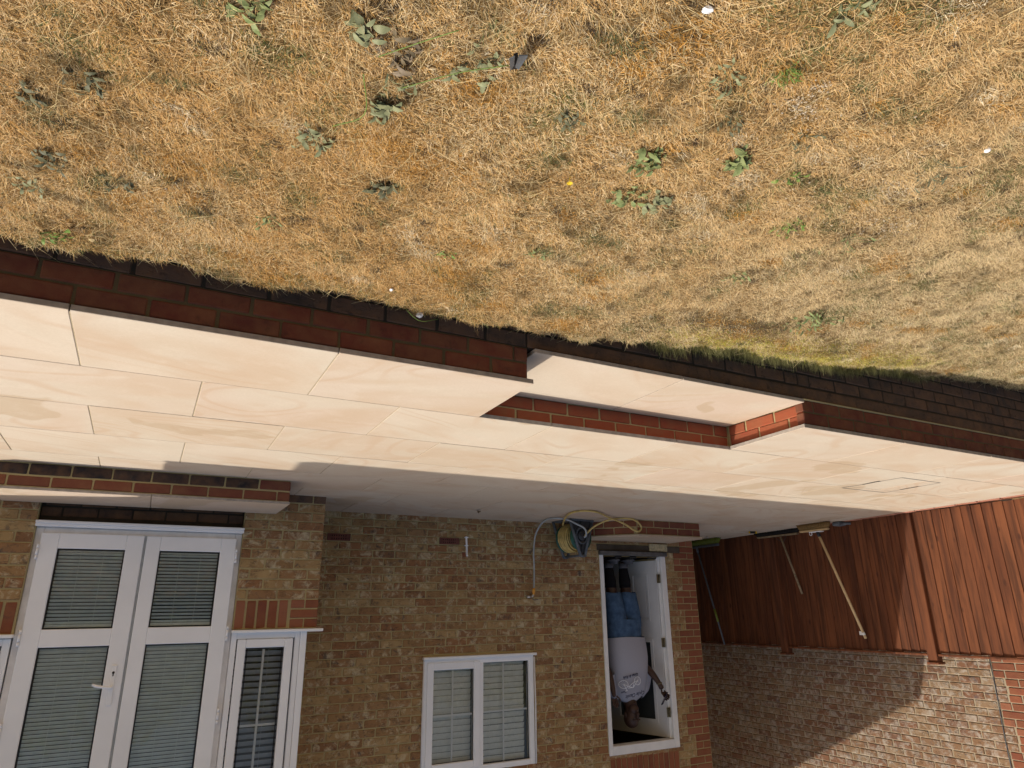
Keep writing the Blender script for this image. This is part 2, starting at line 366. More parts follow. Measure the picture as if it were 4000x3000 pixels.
def runs(segs, holes):
    out = []
    for a, b in segs:
        cur = [(a, b)]
        for h0, h1 in holes:
            nx = []
            for p, q in cur:
                if h1 <= p or h0 >= q: nx.append((p, q))
                else:
                    if h0 > p: nx.append((p, h0))
                    if h1 < q: nx.append((h1, q))
            cur = nx
        out += cur
    return out
def course(B, parent, key, a, b, off, y, z, h, pitch=0.225, rz=0.0, fixed=None):
    """stretchers between a and b along the wall; rz=0: along x, face at y; rz=90: along y, face at x"""
    k = math.floor((a-off)/pitch)-1; j = 0.0055
    while off+k*pitch < b:
        p, q = max(a, off+k*pitch), min(b, off+(k+1)*pitch); k += 1
        if q-p < 0.03: continue
        c = (p+q)/2; w = q-p-2*j*random.uniform(0.85, 1.15)
        if rz: B.add(parent, key, y, c, z, w, h, rz)
        else: B.add(parent, key, c, y, z, w, h)

# ------------------------------------------------------------------ ground, lawn
XE = [-80, -8, -6, -4.1, -2.62, -1.59, -.5, .3, 1.74, 2.3, 3, 5, 80]; ZE = [-.92, -.82, -.72, -.595, -.49, -.39, -.316, -.25, -.222, -.198, -.172, -.14, -.14]
def lawn_z(x, y):
    x = np.asarray(x, float); y = np.asarray(y, float)
    z = np.interp(x, XE, ZE) - .02*np.clip(-4.07-y, 0, 8)
    z = z + .012*np.sin(x*5.1+y*3.3)*np.sin(y*6.7-x*2.1) + .006*np.sin(x*17+1)*np.sin(y*15+x*5)
    mound = np.exp(-((x+1.55)/0.95)**4)*np.exp(-((y+4.34)/0.12)**2)*(.028+.014*np.sin(x*7.3))
    # turf edge stops short of the wall, leaving a ragged trench
    e0, L = turf_edge(x)
    t = np.clip((y-e0)/(.045+.02*L), 0, 1)
    return z + mound - (.085-.012*L)*t*t*(3-2*t)
def turf_edge(x):
    L = np.exp(-((x+1.5)/1.15)**6)
    return -4.125 + .022*np.sin(x*9.3+.5) + .016*np.sin(x*23+1.3) + .010*np.sin(x*51+2.0) + .007*np.sin(x*97) - .05*np.exp(-((x-2.4)/.45)**2) - L*(.07+.02*np.sin(x*6.1+2.2)), L
def grid_mesh(name, xs, ys, zf):
    X, Y = np.meshgrid(xs, ys, indexing='ij'); Z = zf(X, Y); V = np.stack([X, Y, Z], -1).reshape(-1, 3)
    nx, ny = len(xs), len(ys); i = np.arange(nx*ny).reshape(nx, ny)
    F = np.stack([i[:-1, :-1], i[1:, :-1], i[1:, 1:], i[:-1, 1:]], -1).reshape(-1, 4)
    return fast_mesh(name, V, F)
def fast_mesh(name, V, F, tri=None):
    me = bpy.data.meshes.new(name); nv = len(V); me.vertices.add(nv); me.vertices.foreach_set('co', np.asarray(V, np.float32).ravel())
    loops = np.asarray(F, np.int32).ravel(); cnt = [np.full(len(F), F.shape[1], np.int32)]
    if tri is not None: loops = np.concatenate([loops, np.asarray(tri, np.int32).ravel()]); cnt.append(np.full(len(tri), 3, np.int32))
    cnt = np.concatenate(cnt); me.loops.add(len(loops)); me.loops.foreach_set('vertex_index', loops)
    st = np.concatenate([[0], np.cumsum(cnt)[:-1]]).astype(np.int32); me.polygons.add(len(cnt)); me.polygons.foreach_set('loop_start', st)
    me.update(calc_edges=True); return me
xs = np.concatenate([[-80, -40, -20, -12, -8], np.concatenate([np.arange(-6.2, -4.2, .05), np.arange(-4.2, 2.9, .022), np.arange(2.9, 4.01, .05)]), [6, 9, 15, 30, 80]])
ys = np.concatenate([[-80, -40, -22, -14, -10, -8.5], np.arange(-7.4, -4.5, .05), np.arange(-4.5, -4.04, .012), [-4.035]])
me = grid_mesh('lawn', xs, ys, lawn_z); me.materials.append(M['lawn'])
lawn = link(bpy.data.objects.new('lawn', me)); tag(lawn, kind='structure')
g = MB().add([(-120, -3.4, -.95), (120, -3.4, -.95), (120, 120, -.95), (-120, 120, -.95)], [(0, 1, 2, 3)]).build('ground', 'lawn'); tag(g, kind='structure')

def vnoise(x, y, s, seed):
    r = np.random.default_rng(seed); G = r.random((64, 64)); u = x*s+100; v = y*s+100
    i = np.floor(u).astype(int); j = np.floor(v).astype(int); fu = u-i; fv = v-j; fu = fu*fu*(3-2*fu); fv = fv*fv*(3-2*fv)
    a = G[i % 64, j % 64]; b = G[(i+1) % 64, j % 64]; c = G[i % 64, (j+1) % 64]; d = G[(i+1) % 64, (j+1) % 64]
    return (a*(1-fu)+b*fu)*(1-fv)+(c*(1-fu)+d*fu)*fv
def fbm(x, y, s, seed): return (vnoise(x, y, s, seed)*.5+vnoise(x, y, s*2.1, seed+1)*.3+vnoise(x, y, s*4.3, seed+2)*.2)

def grass(n):
    # candidate points, thinned with distance from where the photographer stands
    x = rng.uniform(-4.7, 3.0, n*3); y = rng.uniform(-6.45, -4.045, n*3)
    fx, fy = fwd.x, fwd.y; L = math.hypot(fx, fy); dx, dy = x-CAM.x, y-CAM.y
    dep = (dx*fx+dy*fy)/L; lat = (dx*fy-dy*fx)/L
    keep = (dep > 0.9) & (np.abs(lat) < dep*0.95+0.5) & (rng.random(n*3) < np.clip(2.3/np.maximum(dep, .6), .28, 1.0))
    x, y = x[keep][:n], y[keep][:n]
    tx = rng.uniform(-2.9, -.38, 24000); ex, _ = turf_edge(tx); ty = ex+.02+rng.random(24000)*(-4.05-ex-.02)
    ntr = len(tx); x = np.concatenate([x, tx]); y = np.concatenate([y, ty]); n = len(x); trench = np.arange(n) >= n-ntr; z = lawn_z(x, y)
    edge = np.clip((-4.16-y)/.12, 0, 1)
    A = fbm(x, y, 2.2, 3); Bn = fbm(x, y, 5.5, 21); Cn = fbm(x, y, 1.1, 40); D = fbm(x, y, 13, 60)
    green = np.clip((Bn-.56)*4, 0, 1)*.75 + np.clip((-x-.2)/3, 0, .35)*np.clip((Cn-.35)*3, 0, 1) + (1-edge)*.35
    green = np.clip(green + (rng.random(n) < .06)*.6, 0, 1)
    moss = np.exp(-((x+1.45)/1.0)**6)*np.exp(-((y+4.31)/0.14)**2)*np.clip(.55+1.8*(fbm(x, y, 6, 140)-.3), .15, 1)
    bare = np.exp(-((x+.60)/.30)**4-((y+4.49)/.075)**2)
    worn = np.clip((D-.60)*5, 0, 1)
    pal = np.array([[.80, .60, .31], [.70, .46, .19], [.58, .33, .10], [.86, .71, .45], [.46, .30, .14], [.76, .58, .32]])
    k = rng.integers(0, 6, n); base = pal[k]*(rng.uniform(.75, 1.15, n)[:, None])
    gold = np.clip((A-.30)*2.5+np.clip(x*.12, -.3, .25), 0, 1)[:, None]; base = base*(1-gold*.45) + np.array([.62, .35, .10])*gold*.45
    dull = np.clip((-x)/3.0+.25, 0, .6)[:, None]; base = base*(1-dull) + np.array([.70, .58, .36])*rng.uniform(.6, 1.2, n)[:, None]*dull
    gr = np.array([[.13, .16, .05], [.20, .21, .075], [.10, .12, .05]])[rng.integers(0, 3, n)]
    gm = (rng.random(n) < green*.62)[:, None]; base = np.where(gm, gr*rng.uniform(.7, 1.3, n)[:, None], base)
    mm = (rng.random(n) < moss*.9)[:, None]; mc = np.array([[.52, .47, .07], [.40, .41, .05], [.58, .47, .12], [.46, .31, .08]])[rng.integers(0, 4, n)]
    base = np.where(mm, mc*rng.uniform(.7, 1.2, n)[:, None], base)
    base = base*(1-.6*worn)[:, None]
    bm_ = (rng.random(n) < bare*1.1)[:, None]; base = np.where(bm_, np.array([.085, .068, .045])*rng.uniform(.6, 1.3, n)[:, None], base)
    for kind_, m_, (ra, rb), amt in (('g', 190, (.015, .055), .6), ('d', 300, (.008, .030), .85), ('p', 80, (.02, .06), .5), ('o', 90, (.03, .09), .6)):
        for q in range(m_):
            cx_, cy_ = rng.uniform(-3.6, 2.3), rng.uniform(-6.1, -4.2); rr = rng.uniform(ra, rb); rr2 = rr*rng.uniform(.4, .9)
            d2 = ((x-cx_)/rr)**2+((y-cy_)/rr2)**2; near = np.where(d2 < 3)[0]; hit = near[rng.random(len(near)) < amt*np.exp(-d2[near])]
            f_ = rng.uniform(.6, 1.3, len(hit))[:, None]
            if kind_ == 'g': base[hit] = np.array([.135, .155, .065])*f_
            elif kind_ == 'o': base[hit] = np.array([.52, .27, .06])*f_
            elif kind_ == 'd': base[hit] = np.array([.075, .055, .04])*f_
            else: base[hit] = np.array([.76, .66, .46])*f_
    # a few long pale stalks
    long_ = rng.random(n) < .012
    ln = rng.gamma(3.0, .0036, n)+.005; ln = np.where(long_, rng.uniform(.05, .11, n), ln); ln = np.where(trench, rng.uniform(.035, .10, n), ln*(1-.35*bare)); base[trench] = np.array([.20, .19, .075])*rng.uniform(.6, 1.5, ntr)[:, None]
    wd = rng.uniform(.0007, .0019, n); wd = np.where(long_, .0016, wd)
    base = np.where(long_[:, None], np.array([.66, .52, .27]), base)
    clump = fbm(x, y, 9, 81)*14; th = clump + rng.normal(0, 1.3, n)
    el = np.clip(rng.normal(.34, .38, n), -.05, 1.35); el = np.where(long_, rng.uniform(.05, .25, n), el); el = np.where(trench, rng.normal(1.15, .25, n), el)
    dirx, diry = np.cos(th), np.sin(th); sx, sy = -diry*wd, dirx*wd
    ce, se = np.cos(el), np.sin(el)
    lift = rng.uniform(-.004, .010, n)*(1-.5*long_)
    p0 = np.stack([x, y, z+lift-.003], 1)
    p2 = p0+np.stack([dirx*ce*ln, diry*ce*ln, se*ln], 1)
    s = np.stack([sx, sy, rng.normal(0, .4, n)*wd], 1)
    V = np.empty((n, 4, 3)); V[:, 0] = p0-s*.5; V[:, 1] = p0+s*.5; V[:, 2] = p2+s*.18; V[:, 3] = p2-s*.18
    Q = np.arange(n*4).reshape(n, 4)
    me = fast_mesh('grass', V.reshape(-1, 3), Q)
    at = me.color_attributes.new('col', 'FLOAT_COLOR', 'POINT'); col = np.ones((n, 4, 4), np.float32); col[:, :, :3] = base[:, None, :]
    at.data.foreach_set('color', col.ravel()); me.materials.append(M['blade'])
    return tag(link(bpy.data.objects.new('dry_grass', me)), 'sun scorched straw coloured lawn grass in front of the patio wall', 'grass', kind='stuff')
grass(1150000)

# ------------------------------------------------------------------ patio of sandstone slabs
PZ0, PSL = 0.0476, 0.0171
def pz(y): return PZ0+PSL*y
patio = MB()
patio.add([(-5.55, 0.9, pz(.9)-.03), (3.9, 0.9, pz(.9)-.03), (3.9, -4.0, pz(-4.0)-.03), (-5.55, -4.0, pz(-4.0)-.03)], [(3, 2, 1, 0)])
# jointing mortar between slabs lies a few millimetres under their faces
rowsY = [-4.052, -3.463, -2.870, -2.287, -1.691, -1.107, -.52, 0.03, 0.62]
joint = MB()
joint.add([(-5.5, -3.46, pz(-3.46)-.0035), (3.9, -3.46, pz(-3.46)-.0035), (3.9, .9, pz(.9)-.0035), (-5.5, .9, pz(.9)-.0035)], [(0, 1, 2, 3)])
joint.add([(.275, -4.03, pz(-4.03)-.0035), (3.9, -4.03, pz(-4.03)-.0035), (3.9, -3.46, pz(-3.46)-.0035), (.275, -3.46, pz(-3.46)-.0035)], [(0, 1, 2, 3)])
joint.add([(-5.5, -4.03, pz(-4.03)-.0035), (-1.555, -4.03, pz(-4.03)-.0035), (-1.555, -3.46, pz(-3.46)-.0035), (-5.5, -3.46, pz(-3.46)-.0035)], [(0, 1, 2, 3)])
pat = joint.build('patio', 'mortar_new'); tag(pat, kind='structure')
SLAB = []
def slab(parent, x0, x1, y0, y1, ztop, th=.022, slope=True, gap=.0027):
    cx, cy = (x0+x1)/2, (y0+y1)/2; hx, hy = (x1-x0)/2-gap, (y1-y0)/2-gap
    bm = bmesh.new(); bmesh.ops.create_cube(bm, size=1.0, matrix=Matrix.Translation((0, 0, -th/2)) @ Matrix.Diagonal((hx*2, hy*2, th, 1)))
    bmesh.ops.bevel(bm, geom=[e for e in bm.edges if e.verts[0].co.z > -th/2 and e.verts[1].co.z > -th/2], offset=.0018, segments=1, affect='EDGES')
    me = bpy.data.meshes.new('paving_slab'); bm.to_mesh(me); bm.free(); me.materials.append(M['slab']); me.materials.append(M['slabedge'])
    for p in me.polygons: p.material_index = 0 if p.normal.z > .3 else 1
    o = bpy.data.objects.new('paving_slab', me); link(o, parent)
    o.location = (cx, cy, ztop+random.uniform(-.0008, .0008)); o.rotation_euler = (math.atan(PSL) if slope else 0, 0, 0)
    return o
JX = [[2.99, 2.075, 1.159, .262], [2.53, 1.615, .703, -.19, -1.10, -2.05, -2.99, -3.92, -4.84], [2.99, 2.077, 1.157, .248, -.64, -1.56, -2.48, -3.40, -4.33, -5.25],
      [2.53, 1.616, .70, -.20, -1.12, -2.04, -2.96, -3.88, -4.80], [2.99, 2.08, 1.16, .24, -.66, -1.57, -2.49, -3.42, -4.35, -5.26],
      [2.53, 1.62, .70, -.12, -1.08, -2.0, -2.93, -3.85, -4.77], [2.99, 2.08, 1.16, .12, -.80, -1.75, -2.68, -3.6, -4.52], [-4.4, -4.95]]
for i in range(8):
    y0, y1 = rowsY[i], rowsY[i+1]; xs_ = JX[i]
    if i == 0: seq = [3.9]+xs_; seq2 = [-1.545, -2.485, -3.473, -4.40, -5.50]
    elif i == 7: seq = [-4.345]+xs_[:0]+[-4.9, -5.50]; seq2 = []
    else: seq = [3.9]+xs_+[-5.50]; seq2 = []
    for s_ in (seq, seq2):
        for a, b in zip(s_, s_[1:]): slab(pat, b, a, y0, y1, pz((y0+y1)/2))
# inspection cover recessed into the slabs by the fence
mc = thing('manhole_cover', 'recessed paved inspection cover with thin dark metal edge in the far slabs', 'manhole cover', (-3.85, -3.05, pz(-3.05)))
def pl(x, y, dz): return (x, y, pz(y)+dz)
fr = MB()
P4 = [(-3.515, -2.805), (-4.105, -2.80), (-4.115, -3.30), (-3.575, -3.31)]
for a, b in zip(P4, P4[1:]+P4[:1]):
    d = Vector((b[0]-a[0], b[1]-a[1])).normalized(); n_ = Vector((-d.y, d.x))*.004
    fr.add([pl(a[0]-n_.x, a[1]-n_.y, .0015), pl(b[0]-n_.x, b[1]-n_.y, .0015), pl(b[0]+n_.x, b[1]+n_.y, .0015), pl(a[0]+n_.x, a[1]+n_.y, .0015)], [(0, 1, 2, 3)])
fr.build('rim', 'slate', mc)
for (xa, ya, yb) in ((-3.538, -2.985, -3.145), (-4.098, -2.955, -3.12)):
    MB().add([pl(xa-.011, ya, .0025), pl(xa+.011, ya, .0025), pl(xa+.011, yb, .0025), pl(xa-.011, yb, .0025)], [(0, 1, 2, 3)]).build('lifting_slot', 'rubber', mc)

# ------------------------------------------------------------------ retaining wall, garden step
rw = thing('retaining_wall', 'low red brick retaining wall under the sandstone patio edge, old dark bricks below', 'wall', (0, -4.0, -.5))
core = MB()
core.box((.29, -4.0355, -.199), (3.9, -3.6, -.046)); core.box((-5.6, -4.0355, -.199), (-1.585, -3.6, -.046))
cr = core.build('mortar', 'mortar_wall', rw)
core2 = MB().box((-5.6, -4.033, -1.1), (3.9, -3.44, -.201)); co = core2.build('footing', 'mortar_old', rw)
riser_bed = MB().box((-1.6, -3.424, -.5), (.40, -3.3, -.036)).box((-1.60, -4.03, -.8), (-1.5825, -3.42, -.040)).build('mortar', 'mortar', rw)
RW = Bricks()
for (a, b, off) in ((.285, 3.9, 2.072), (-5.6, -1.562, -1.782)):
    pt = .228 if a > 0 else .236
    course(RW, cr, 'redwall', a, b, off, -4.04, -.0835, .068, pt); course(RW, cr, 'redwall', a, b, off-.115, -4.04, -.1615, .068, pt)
# old dark courses
for (a, b, off, z0) in ((.285, 3.9, 2.03, -.238), (-1.562, .285, -.513, -.238), (-5.6, -1.562, -1.664, -.238)):
    for k in range(6):
        z = z0-.079*k-(.008 if a < 0 else 0)
        if a < 0 and k == 0: continue
        course(RW, co, 'old', a, b, off+(0 if k % 2 else .118), -4.037, z, .070, .235)
MB().bbox((-5.6, -4.041, -.276), (.285, -4.0, -.205), .004).build('footing_band', 'old', rw)
MB().bbox((-5.6, -4.050, -.2035), (-1.57, -4.0, -.1955), .003).build('mortar_fillet', 'mortar', rw)
# riser behind the step, and its lit cheek
course(RW, riser_bed, 'redstep', -1.575, .43, .022, -3.43, -.0655, .062, .2275); course(RW, riser_bed, 'redstep', -1.575, .43, -.092, -3.43, -.1385, .068, .2275)
for z, cuts in ((-.0765, [-4.035, -3.92, -3.69, -3.44]), (-.1435, [-4.035, -3.815, -3.585, -3.44])):
    for a, b in zip(cuts, cuts[1:]): RW.add(riser_bed, 'redstep', -1.576, (a+b)/2, z, b-a-.011, .064, R_(90))
RW.build(295)
gs = thing('garden_step', 'low sandstone step between the lawn and the patio, cut into the brick wall', 'step', (-.65, -3.75, -.173))
MB().box((-1.57, -4.03, -.2), (.25, -3.43, -.193)).build('bedding', 'mortar_new', gs)
slab(gs, -1.562, -.637, -4.066, -3.432, -.1725, .02, False); slab(gs, -.637, .262, -4.066, -3.432, -.1725, .02, False)

# ------------------------------------------------------------------ house
house = thing('house', 'brown multi brick house with white framed windows, french doors and open back door', 'house')
XL, XR = -4.337, 3.3
FZ = .385
wall = MB()
YW = .006
def wbox(x0, x1, z0, z1): wall.box((x0, YW, z0), (x1, .25, z1))
wbox(XL, -3.875, -.2, 2.46); wbox(-3.875, -2.905, -.2, .33); wbox(-2.905, -2.0, -.2, 2.46); wbox(-2.0, -.79, -.2, 1.40); wbox(-.79, .60, -.2, 2.46)
wbox(XL, -2.0, 2.46, 2.9); wbox(-2.0, -.79, 2.44, 2.9); wbox(-.79, .60, 2.46, 2.9)
wall.box((XL+.006, .25, -.2), (XL+.25, 7.5, 4.4))          # gable side
hw = wall.build('wall', 'mortar', house)
up = MB(); up.box((XL, .0, 2.9), (3.89, .25, 4.5)); up.box((XL, 7.3, -.2), (3.89, 7.5, 4.5)); up.box((3.66, .25, -.2), (3.9, 7.3, 4.5))
up.build('upper_wall', 'multi', house)
SUNK = []
HB = Bricks()
holes_z = lambda z: ([(-3.878, -2.902)] if .335 < z < 2.46 else []) + ([(-2.003, -.786)] if 1.405 < z < 2.435 else [])
for r in range(1, 39):
    z = .075*r-.009
    if z > 2.86: break
    offk = 0.0 if r % 2 == 0 else -.1125
    hl = holes_z(z)
    if .25 < z < .335: hl = [(-4.12, -2.875)]
    if 2.47 < z < 2.70: hl = [(-3.855, -2.915)]
    if r == 4: hl = hl+[(.003, .228), (-1.14, -.92)]
    grp = ((r-2)//3) % 2          # toothed red quoin, three courses at a time
    redw = .22 if grp == 0 else .33
    for a, b in runs([(XL, .44)], hl):
        if a <= XL+.001:
            q = (r-2) % 3; x0 = XL
            if redw < .3: pieces = [(.22, 'red')] if q != 1 else [(.11, 'red'), (.11, 'red')]
            else: pieces = [(.225, 'red'), (.105, 'red')] if q == 1 else [(.105, 'red'), (.225, 'red')]
            for wd_, ky in pieces:
                HB.add(hw, ky, x0+wd_/2, 0, z, wd_-.011, .065); x0 += wd_
            a = x0
        course(HB, hw, 'multi', a, b, offk, 0, z, .065)
n_s = 13                                                          # soldier course over the back door
for i in range(n_s):
    x0 = -3.853+i*.0722; HB.add(hw, 'red', x0+.0361, 0, 2.585, .062, .215)
tb = MB().bbox((-4.118, -.004, .258), (-2.877, .05, .332), .004); tb.build('threshold_band', 'concrete', house)
# bay
BY = -.763
bw = MB().box((.439, BY+.006, -.1), (1.068, -.58, 1.087)).box((.439, -.58, -.1), (.6, .0, 1.087)); bw2 = MB().box((1.068, -.699, -.1), (2.445, -.58, .325))
MB().box((2.445, BY+.006, -.1), (3.03, -.58, 1.087)).build('bay_wall', 'mortar', house)
bwall = bw.build('bay_wall', 'mortar', house); dwall = bw2.build('bay_wall', 'mortar_old', house)
zc = [.063, .14, .214, .289, .3665, .4425, .5185, .596, .675, .7525, .831]
for r, z in enumerate(zc):
    key = 'multi' if r > 0 else 'old'
    lay = [(.433, .433+.215), (.658, .873), (.883, 1.066)] if r % 2 else [(.433, .535), (.545, .76), (.77, .985), (.995, 1.066)]
    for a, b in lay: HB.add(bwall, key, (a+b)/2, BY, z, b-a-.002, .066)
    for a, b in ([(2.45, 2.55), (2.56, 2.775), (2.785, 2.99)] if r % 2 else [(2.45, 2.665), (2.675, 2.89), (2.9, 3.03)]): HB.add(bwall, key, (a+b)/2, BY, z, b-a, .066)
for i in range(5):
    x0 = 1.064-.0805*i; HB.add(bwall, 'red', x0-.0365, BY, .977, .064, .205)
for i in range(7): HB.add(bwall, 'red', 2.49+.0805*i, BY, .977, .064, .205)
for k, z in enumerate((.903, .977, 1.05)):
    for a, b in ([(.433, .648)] if k == 1 else [(.433, .535), (.545, .648)]): HB.add(bwall, 'red', (a+b)/2, BY, z, b-a, .062)
for k, z in enumerate((.175, .252)):
    course(HB, dwall, 'damp', 1.07, 2.443, 1.3+.11*k, -.705, z, .066)
HB.build(295)
bt = MB(); bt.box((.45, -.9, 2.36), (3.3, .02, 2.47)); bt.build('bay_fascia', 'upvc', house)
MB().add([(.40, -.95, 2.47), (3.36, -.95, 2.47), (3.36, .02, 2.9), (.40, .02, 2.9), (.40, -.95, 2.44), (3.36, -.95, 2.44), (3.36, .02, 2.87), (.40, .02, 2.87)],
         [(0, 1, 2, 3), (7, 6, 5, 4), (0, 4, 5, 1), (1, 5, 6, 2), (2, 6, 7, 3), (3, 7, 4, 0)]).build('bay_roof', 'tile', house)
MB().box((2.985, BY, -.1), (3.028, 0, 2.36)).box((.507, BY+.08, 1.11), (.53, -.02, 2.36)).build('bay_side', 'upvc', house)
MB().add([(3.36, -.58, 2.45), (5.2, -.02, 2.45), (5.2, 1.5, 3.2), (3.36, 1.5, 3.2)], [(0, 1, 2, 3)]).box((3.4, -.3, -.2), (5.2, .0, 2.4)).build('shade_caster', 'tile', house)  # unseen sheet and block, added to shape the shadow on the bay step
# main roof: eaves over the back, pitched 28 degrees, verge over the gable
rf = MB(); ex0, ex1, ey, ez = -4.40, 3.89, -.62, 4.54; ry = 3.6; rz_ = ez+(ry-ey)*math.tan(R_(28.3))
sec = [(ey, ez), (ry, rz_), (2*ry-ey, ez), (2*ry-ey, ez-.16), (ry, rz_-.16), (ey, ez-.16)]
vs = [(ex0, a, b) for a, b in sec]+[(ex1, a, b) for a, b in sec]
rf.add(vs, [tuple(range(5, -1, -1)), tuple(range(6, 12))]+[(i, (i+1) % 6, 6+(i+1) % 6, 6+i) for i in range(6)])
rf.build('roof', 'tile', house)
MB().box((XL, -.02, 4.4), (3.88, .25, 4.6)).box((ex0+.05, -.6, 4.40), (ex1, .0, 4.42)).build('soffit', 'upvc', house)
# back room seen through the open door
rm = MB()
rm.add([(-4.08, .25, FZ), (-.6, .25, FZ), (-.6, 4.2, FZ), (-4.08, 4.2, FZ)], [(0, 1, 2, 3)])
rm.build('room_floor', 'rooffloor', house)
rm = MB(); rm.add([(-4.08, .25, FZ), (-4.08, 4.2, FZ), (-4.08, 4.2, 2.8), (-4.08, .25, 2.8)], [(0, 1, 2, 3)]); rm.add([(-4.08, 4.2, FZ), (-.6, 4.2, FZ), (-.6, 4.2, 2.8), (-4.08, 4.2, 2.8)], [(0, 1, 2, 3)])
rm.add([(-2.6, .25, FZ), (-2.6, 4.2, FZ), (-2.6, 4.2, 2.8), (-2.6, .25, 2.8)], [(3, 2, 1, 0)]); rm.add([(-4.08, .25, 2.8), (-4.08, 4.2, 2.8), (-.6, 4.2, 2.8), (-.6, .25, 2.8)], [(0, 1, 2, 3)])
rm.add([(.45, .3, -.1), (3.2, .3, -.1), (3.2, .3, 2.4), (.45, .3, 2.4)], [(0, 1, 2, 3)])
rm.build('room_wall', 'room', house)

def ring(mb, x0, x1, z0, z1, t, y0, y1, r=.004):
    """rectangular frame in the x-z plane, four mitre-like bars butted"""
    tl, tr_, tb_, tt = t if isinstance(t, tuple) else (t,)*4
    mb.bbox((x0, y0, z0), (x0+tl, y1, z1), r); mb.bbox((x1-tr_, y0, z0), (x1, y1, z1), r)
    mb.bbox((x0+tl, y0+.0005, z0), (x1-tr_, y1, z0+tb_), r); mb.bbox((x0+tl, y0+.0005, z1-tt), (x1-tr_, y1, z1), r)
    return mb
def slats(x0, x1, z0, z1, pitch, depth, tilt, y, mat, parent, cords=(.25, .75), jit=.03, name='blind'):
    mb = MB(); n_ = int((z1-z0)/pitch)
    for i in range(n_):
        z = z0+pitch*(i+.5); t = tilt+random.uniform(-jit, jit); dz, dy = math.sin(t)*depth/2, math.cos(t)*depth/2
        a, b = random.uniform(-.0006, .0006), random.uniform(-.0006, .0006)
        vs = []
        for q, bow in ((-1, 0), (-.4, .0016), (.4, .0016), (1, 0)):
            # upper edge towards the room, lower edge towards the garden
            vs += [(x0, y+dy*q-bow, z+dz*q+a), (x1, y+dy*q-bow, z+dz*q+b)]
        mb.add(vs, [(0, 1, 3, 2), (2, 3, 5, 4), (4, 5, 7, 6)], True)
    for c in cords:
        xc = x0+(x1-x0)*c; mb.box((xc-.0012, y-depth*.5-.002, z0), (xc+.0012, y-depth*.5-.001, z1))
    mb.box((x0, y-.008, z0-.012), (x1, y+.008, z0)); mb.box((x0, y-.010, z1-.02), (x1, y+.010, z1))
    return mb.build(name, mat, parent)
def pane(x0, x1, z0, z1, y, parent): return MB().add([(x0, y, z0), (x1, y, z0), (x1, y, z1), (x0, y, z1)], [(0, 1, 2, 3)]).build('pane', 'glass', parent)
def gasket(x0, x1, z0, z1, y, parent, t=.006):
    mb = MB(); ring(mb, x0, x1, z0, z1, t, y, y+.012, .0005); return mb.build('gasket', 'rubber', parent)

# kitchen window
kw = ring(MB(), -2.003, -.787, 1.424, 2.435, (.055, .04, .05, .05), .0, .07)
kw.bbox((-1.425, .0005, 1.474), (-1.382, .07, 2.385), .004)
kwo = kw.build('window', 'upvc', house); tag(kwo, 'white kitchen window with grid bars and one opening sash')
ring(MB(), -1.384, -.820, 1.454, 2.40, .068, -.016, .045, .006).build('sash', 'upvc', kwo)
gasket(-1.318, -.886, 1.520, 2.334, .008, kwo); gasket(-1.948, -1.425, 1.474, 2.385, .030, kwo)
pane(-1.318, -.886, 1.52, 2.334, .018, kwo); pane(-1.948, -1.425, 1.474, 2.385, .040, kwo)
for (x0, x1, z0, z1, y, xv) in ((-1.318, -.886, 1.524, 2.33, .024, -1.10), (-1.948, -1.425, 1.478, 2.38, .046, -1.668)):
    MB().box((xv-.008, y-.003, z0), (xv+.008, y+.003, z1)).box((x0, y-.0025, 1.924), (xv-.0085, y+.0025, 1.940)).box((xv+.0085, y-.0025, 1.924), (x1, y+.0025, 1.940)).build('glazing_bar', 'upvc', kwo)
slats(-1.32, -.80, 1.49, 2.42,   .0545, .0535, R_(80), .085, 'slat_white', kwo, (.18, .85), .05)
slats(-1.925, -1.42, 1.46, 2.42, .0545, .0535, R_(78), .09, 'slat_white', kwo, (.25, .8), .06)
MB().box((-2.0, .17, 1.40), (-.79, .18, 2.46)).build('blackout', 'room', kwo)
ks = MB().bbox((-2.024, -.042, 1.398), (-.770, .06, 1.4235), .004); ks.build('sill', 'upvc', kwo)
MB().tube([(-2.006, -.01, 1.44), (-2.012, -.012, 1.9), (-2.005, -.01, 2.43)], .008, 6).build('sealant', 'upvc_dirty', kwo); MB().tube([(-.782, -.008, 1.43), (-.780, -.01, 2.0), (-.784, -.008, 2.43)], .006, 6).build('sealant', 'upvc_dirty', kwo)

# side window of the bay
sw = ring(MB(), .553, 1.066, 1.113, 2.36, (.04, .04, .045, .05), BY+.018, BY+.09)
swo = sw.build('window', 'upvc', house); tag(swo, 'narrow white bay window with grey blind beside the french doors')
MB().bbox((.505, BY, 1.113), (.552, BY+.09, 2.36), .004).build('corner_post', 'upvc', swo)
ring(MB(), .607, 1.018, 1.160, 2.31, .062, BY-.0, BY+.05, .006).build('sash', 'upvc', swo)
gasket(.680, .945, 1.226, 2.25, BY+.022, swo); pane(.680, .945, 1.226, 2.25, BY+.032, swo)
MB().box((.810, BY+.036, 1.23), (.826, BY+.042, 2.245)).box((.684, BY+.0365, 1.760), (.8095, BY+.0415, 1.776)).box((.8265, BY+.0365, 1.760), (.942, BY+.0415, 1.776)).build('glazing_bar', 'upvc', swo)
slats(.60, 1.03, 1.20, 2.3, .0452, .05, R_(46), BY+.115, 'slat_dark', swo, (.4,), .04)
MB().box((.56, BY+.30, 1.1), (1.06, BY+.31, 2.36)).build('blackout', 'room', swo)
MB().bbox((.388, BY-.045, 1.090), (1.072, BY+.05, 1.1125), .004).build('sill', 'upvc', swo)
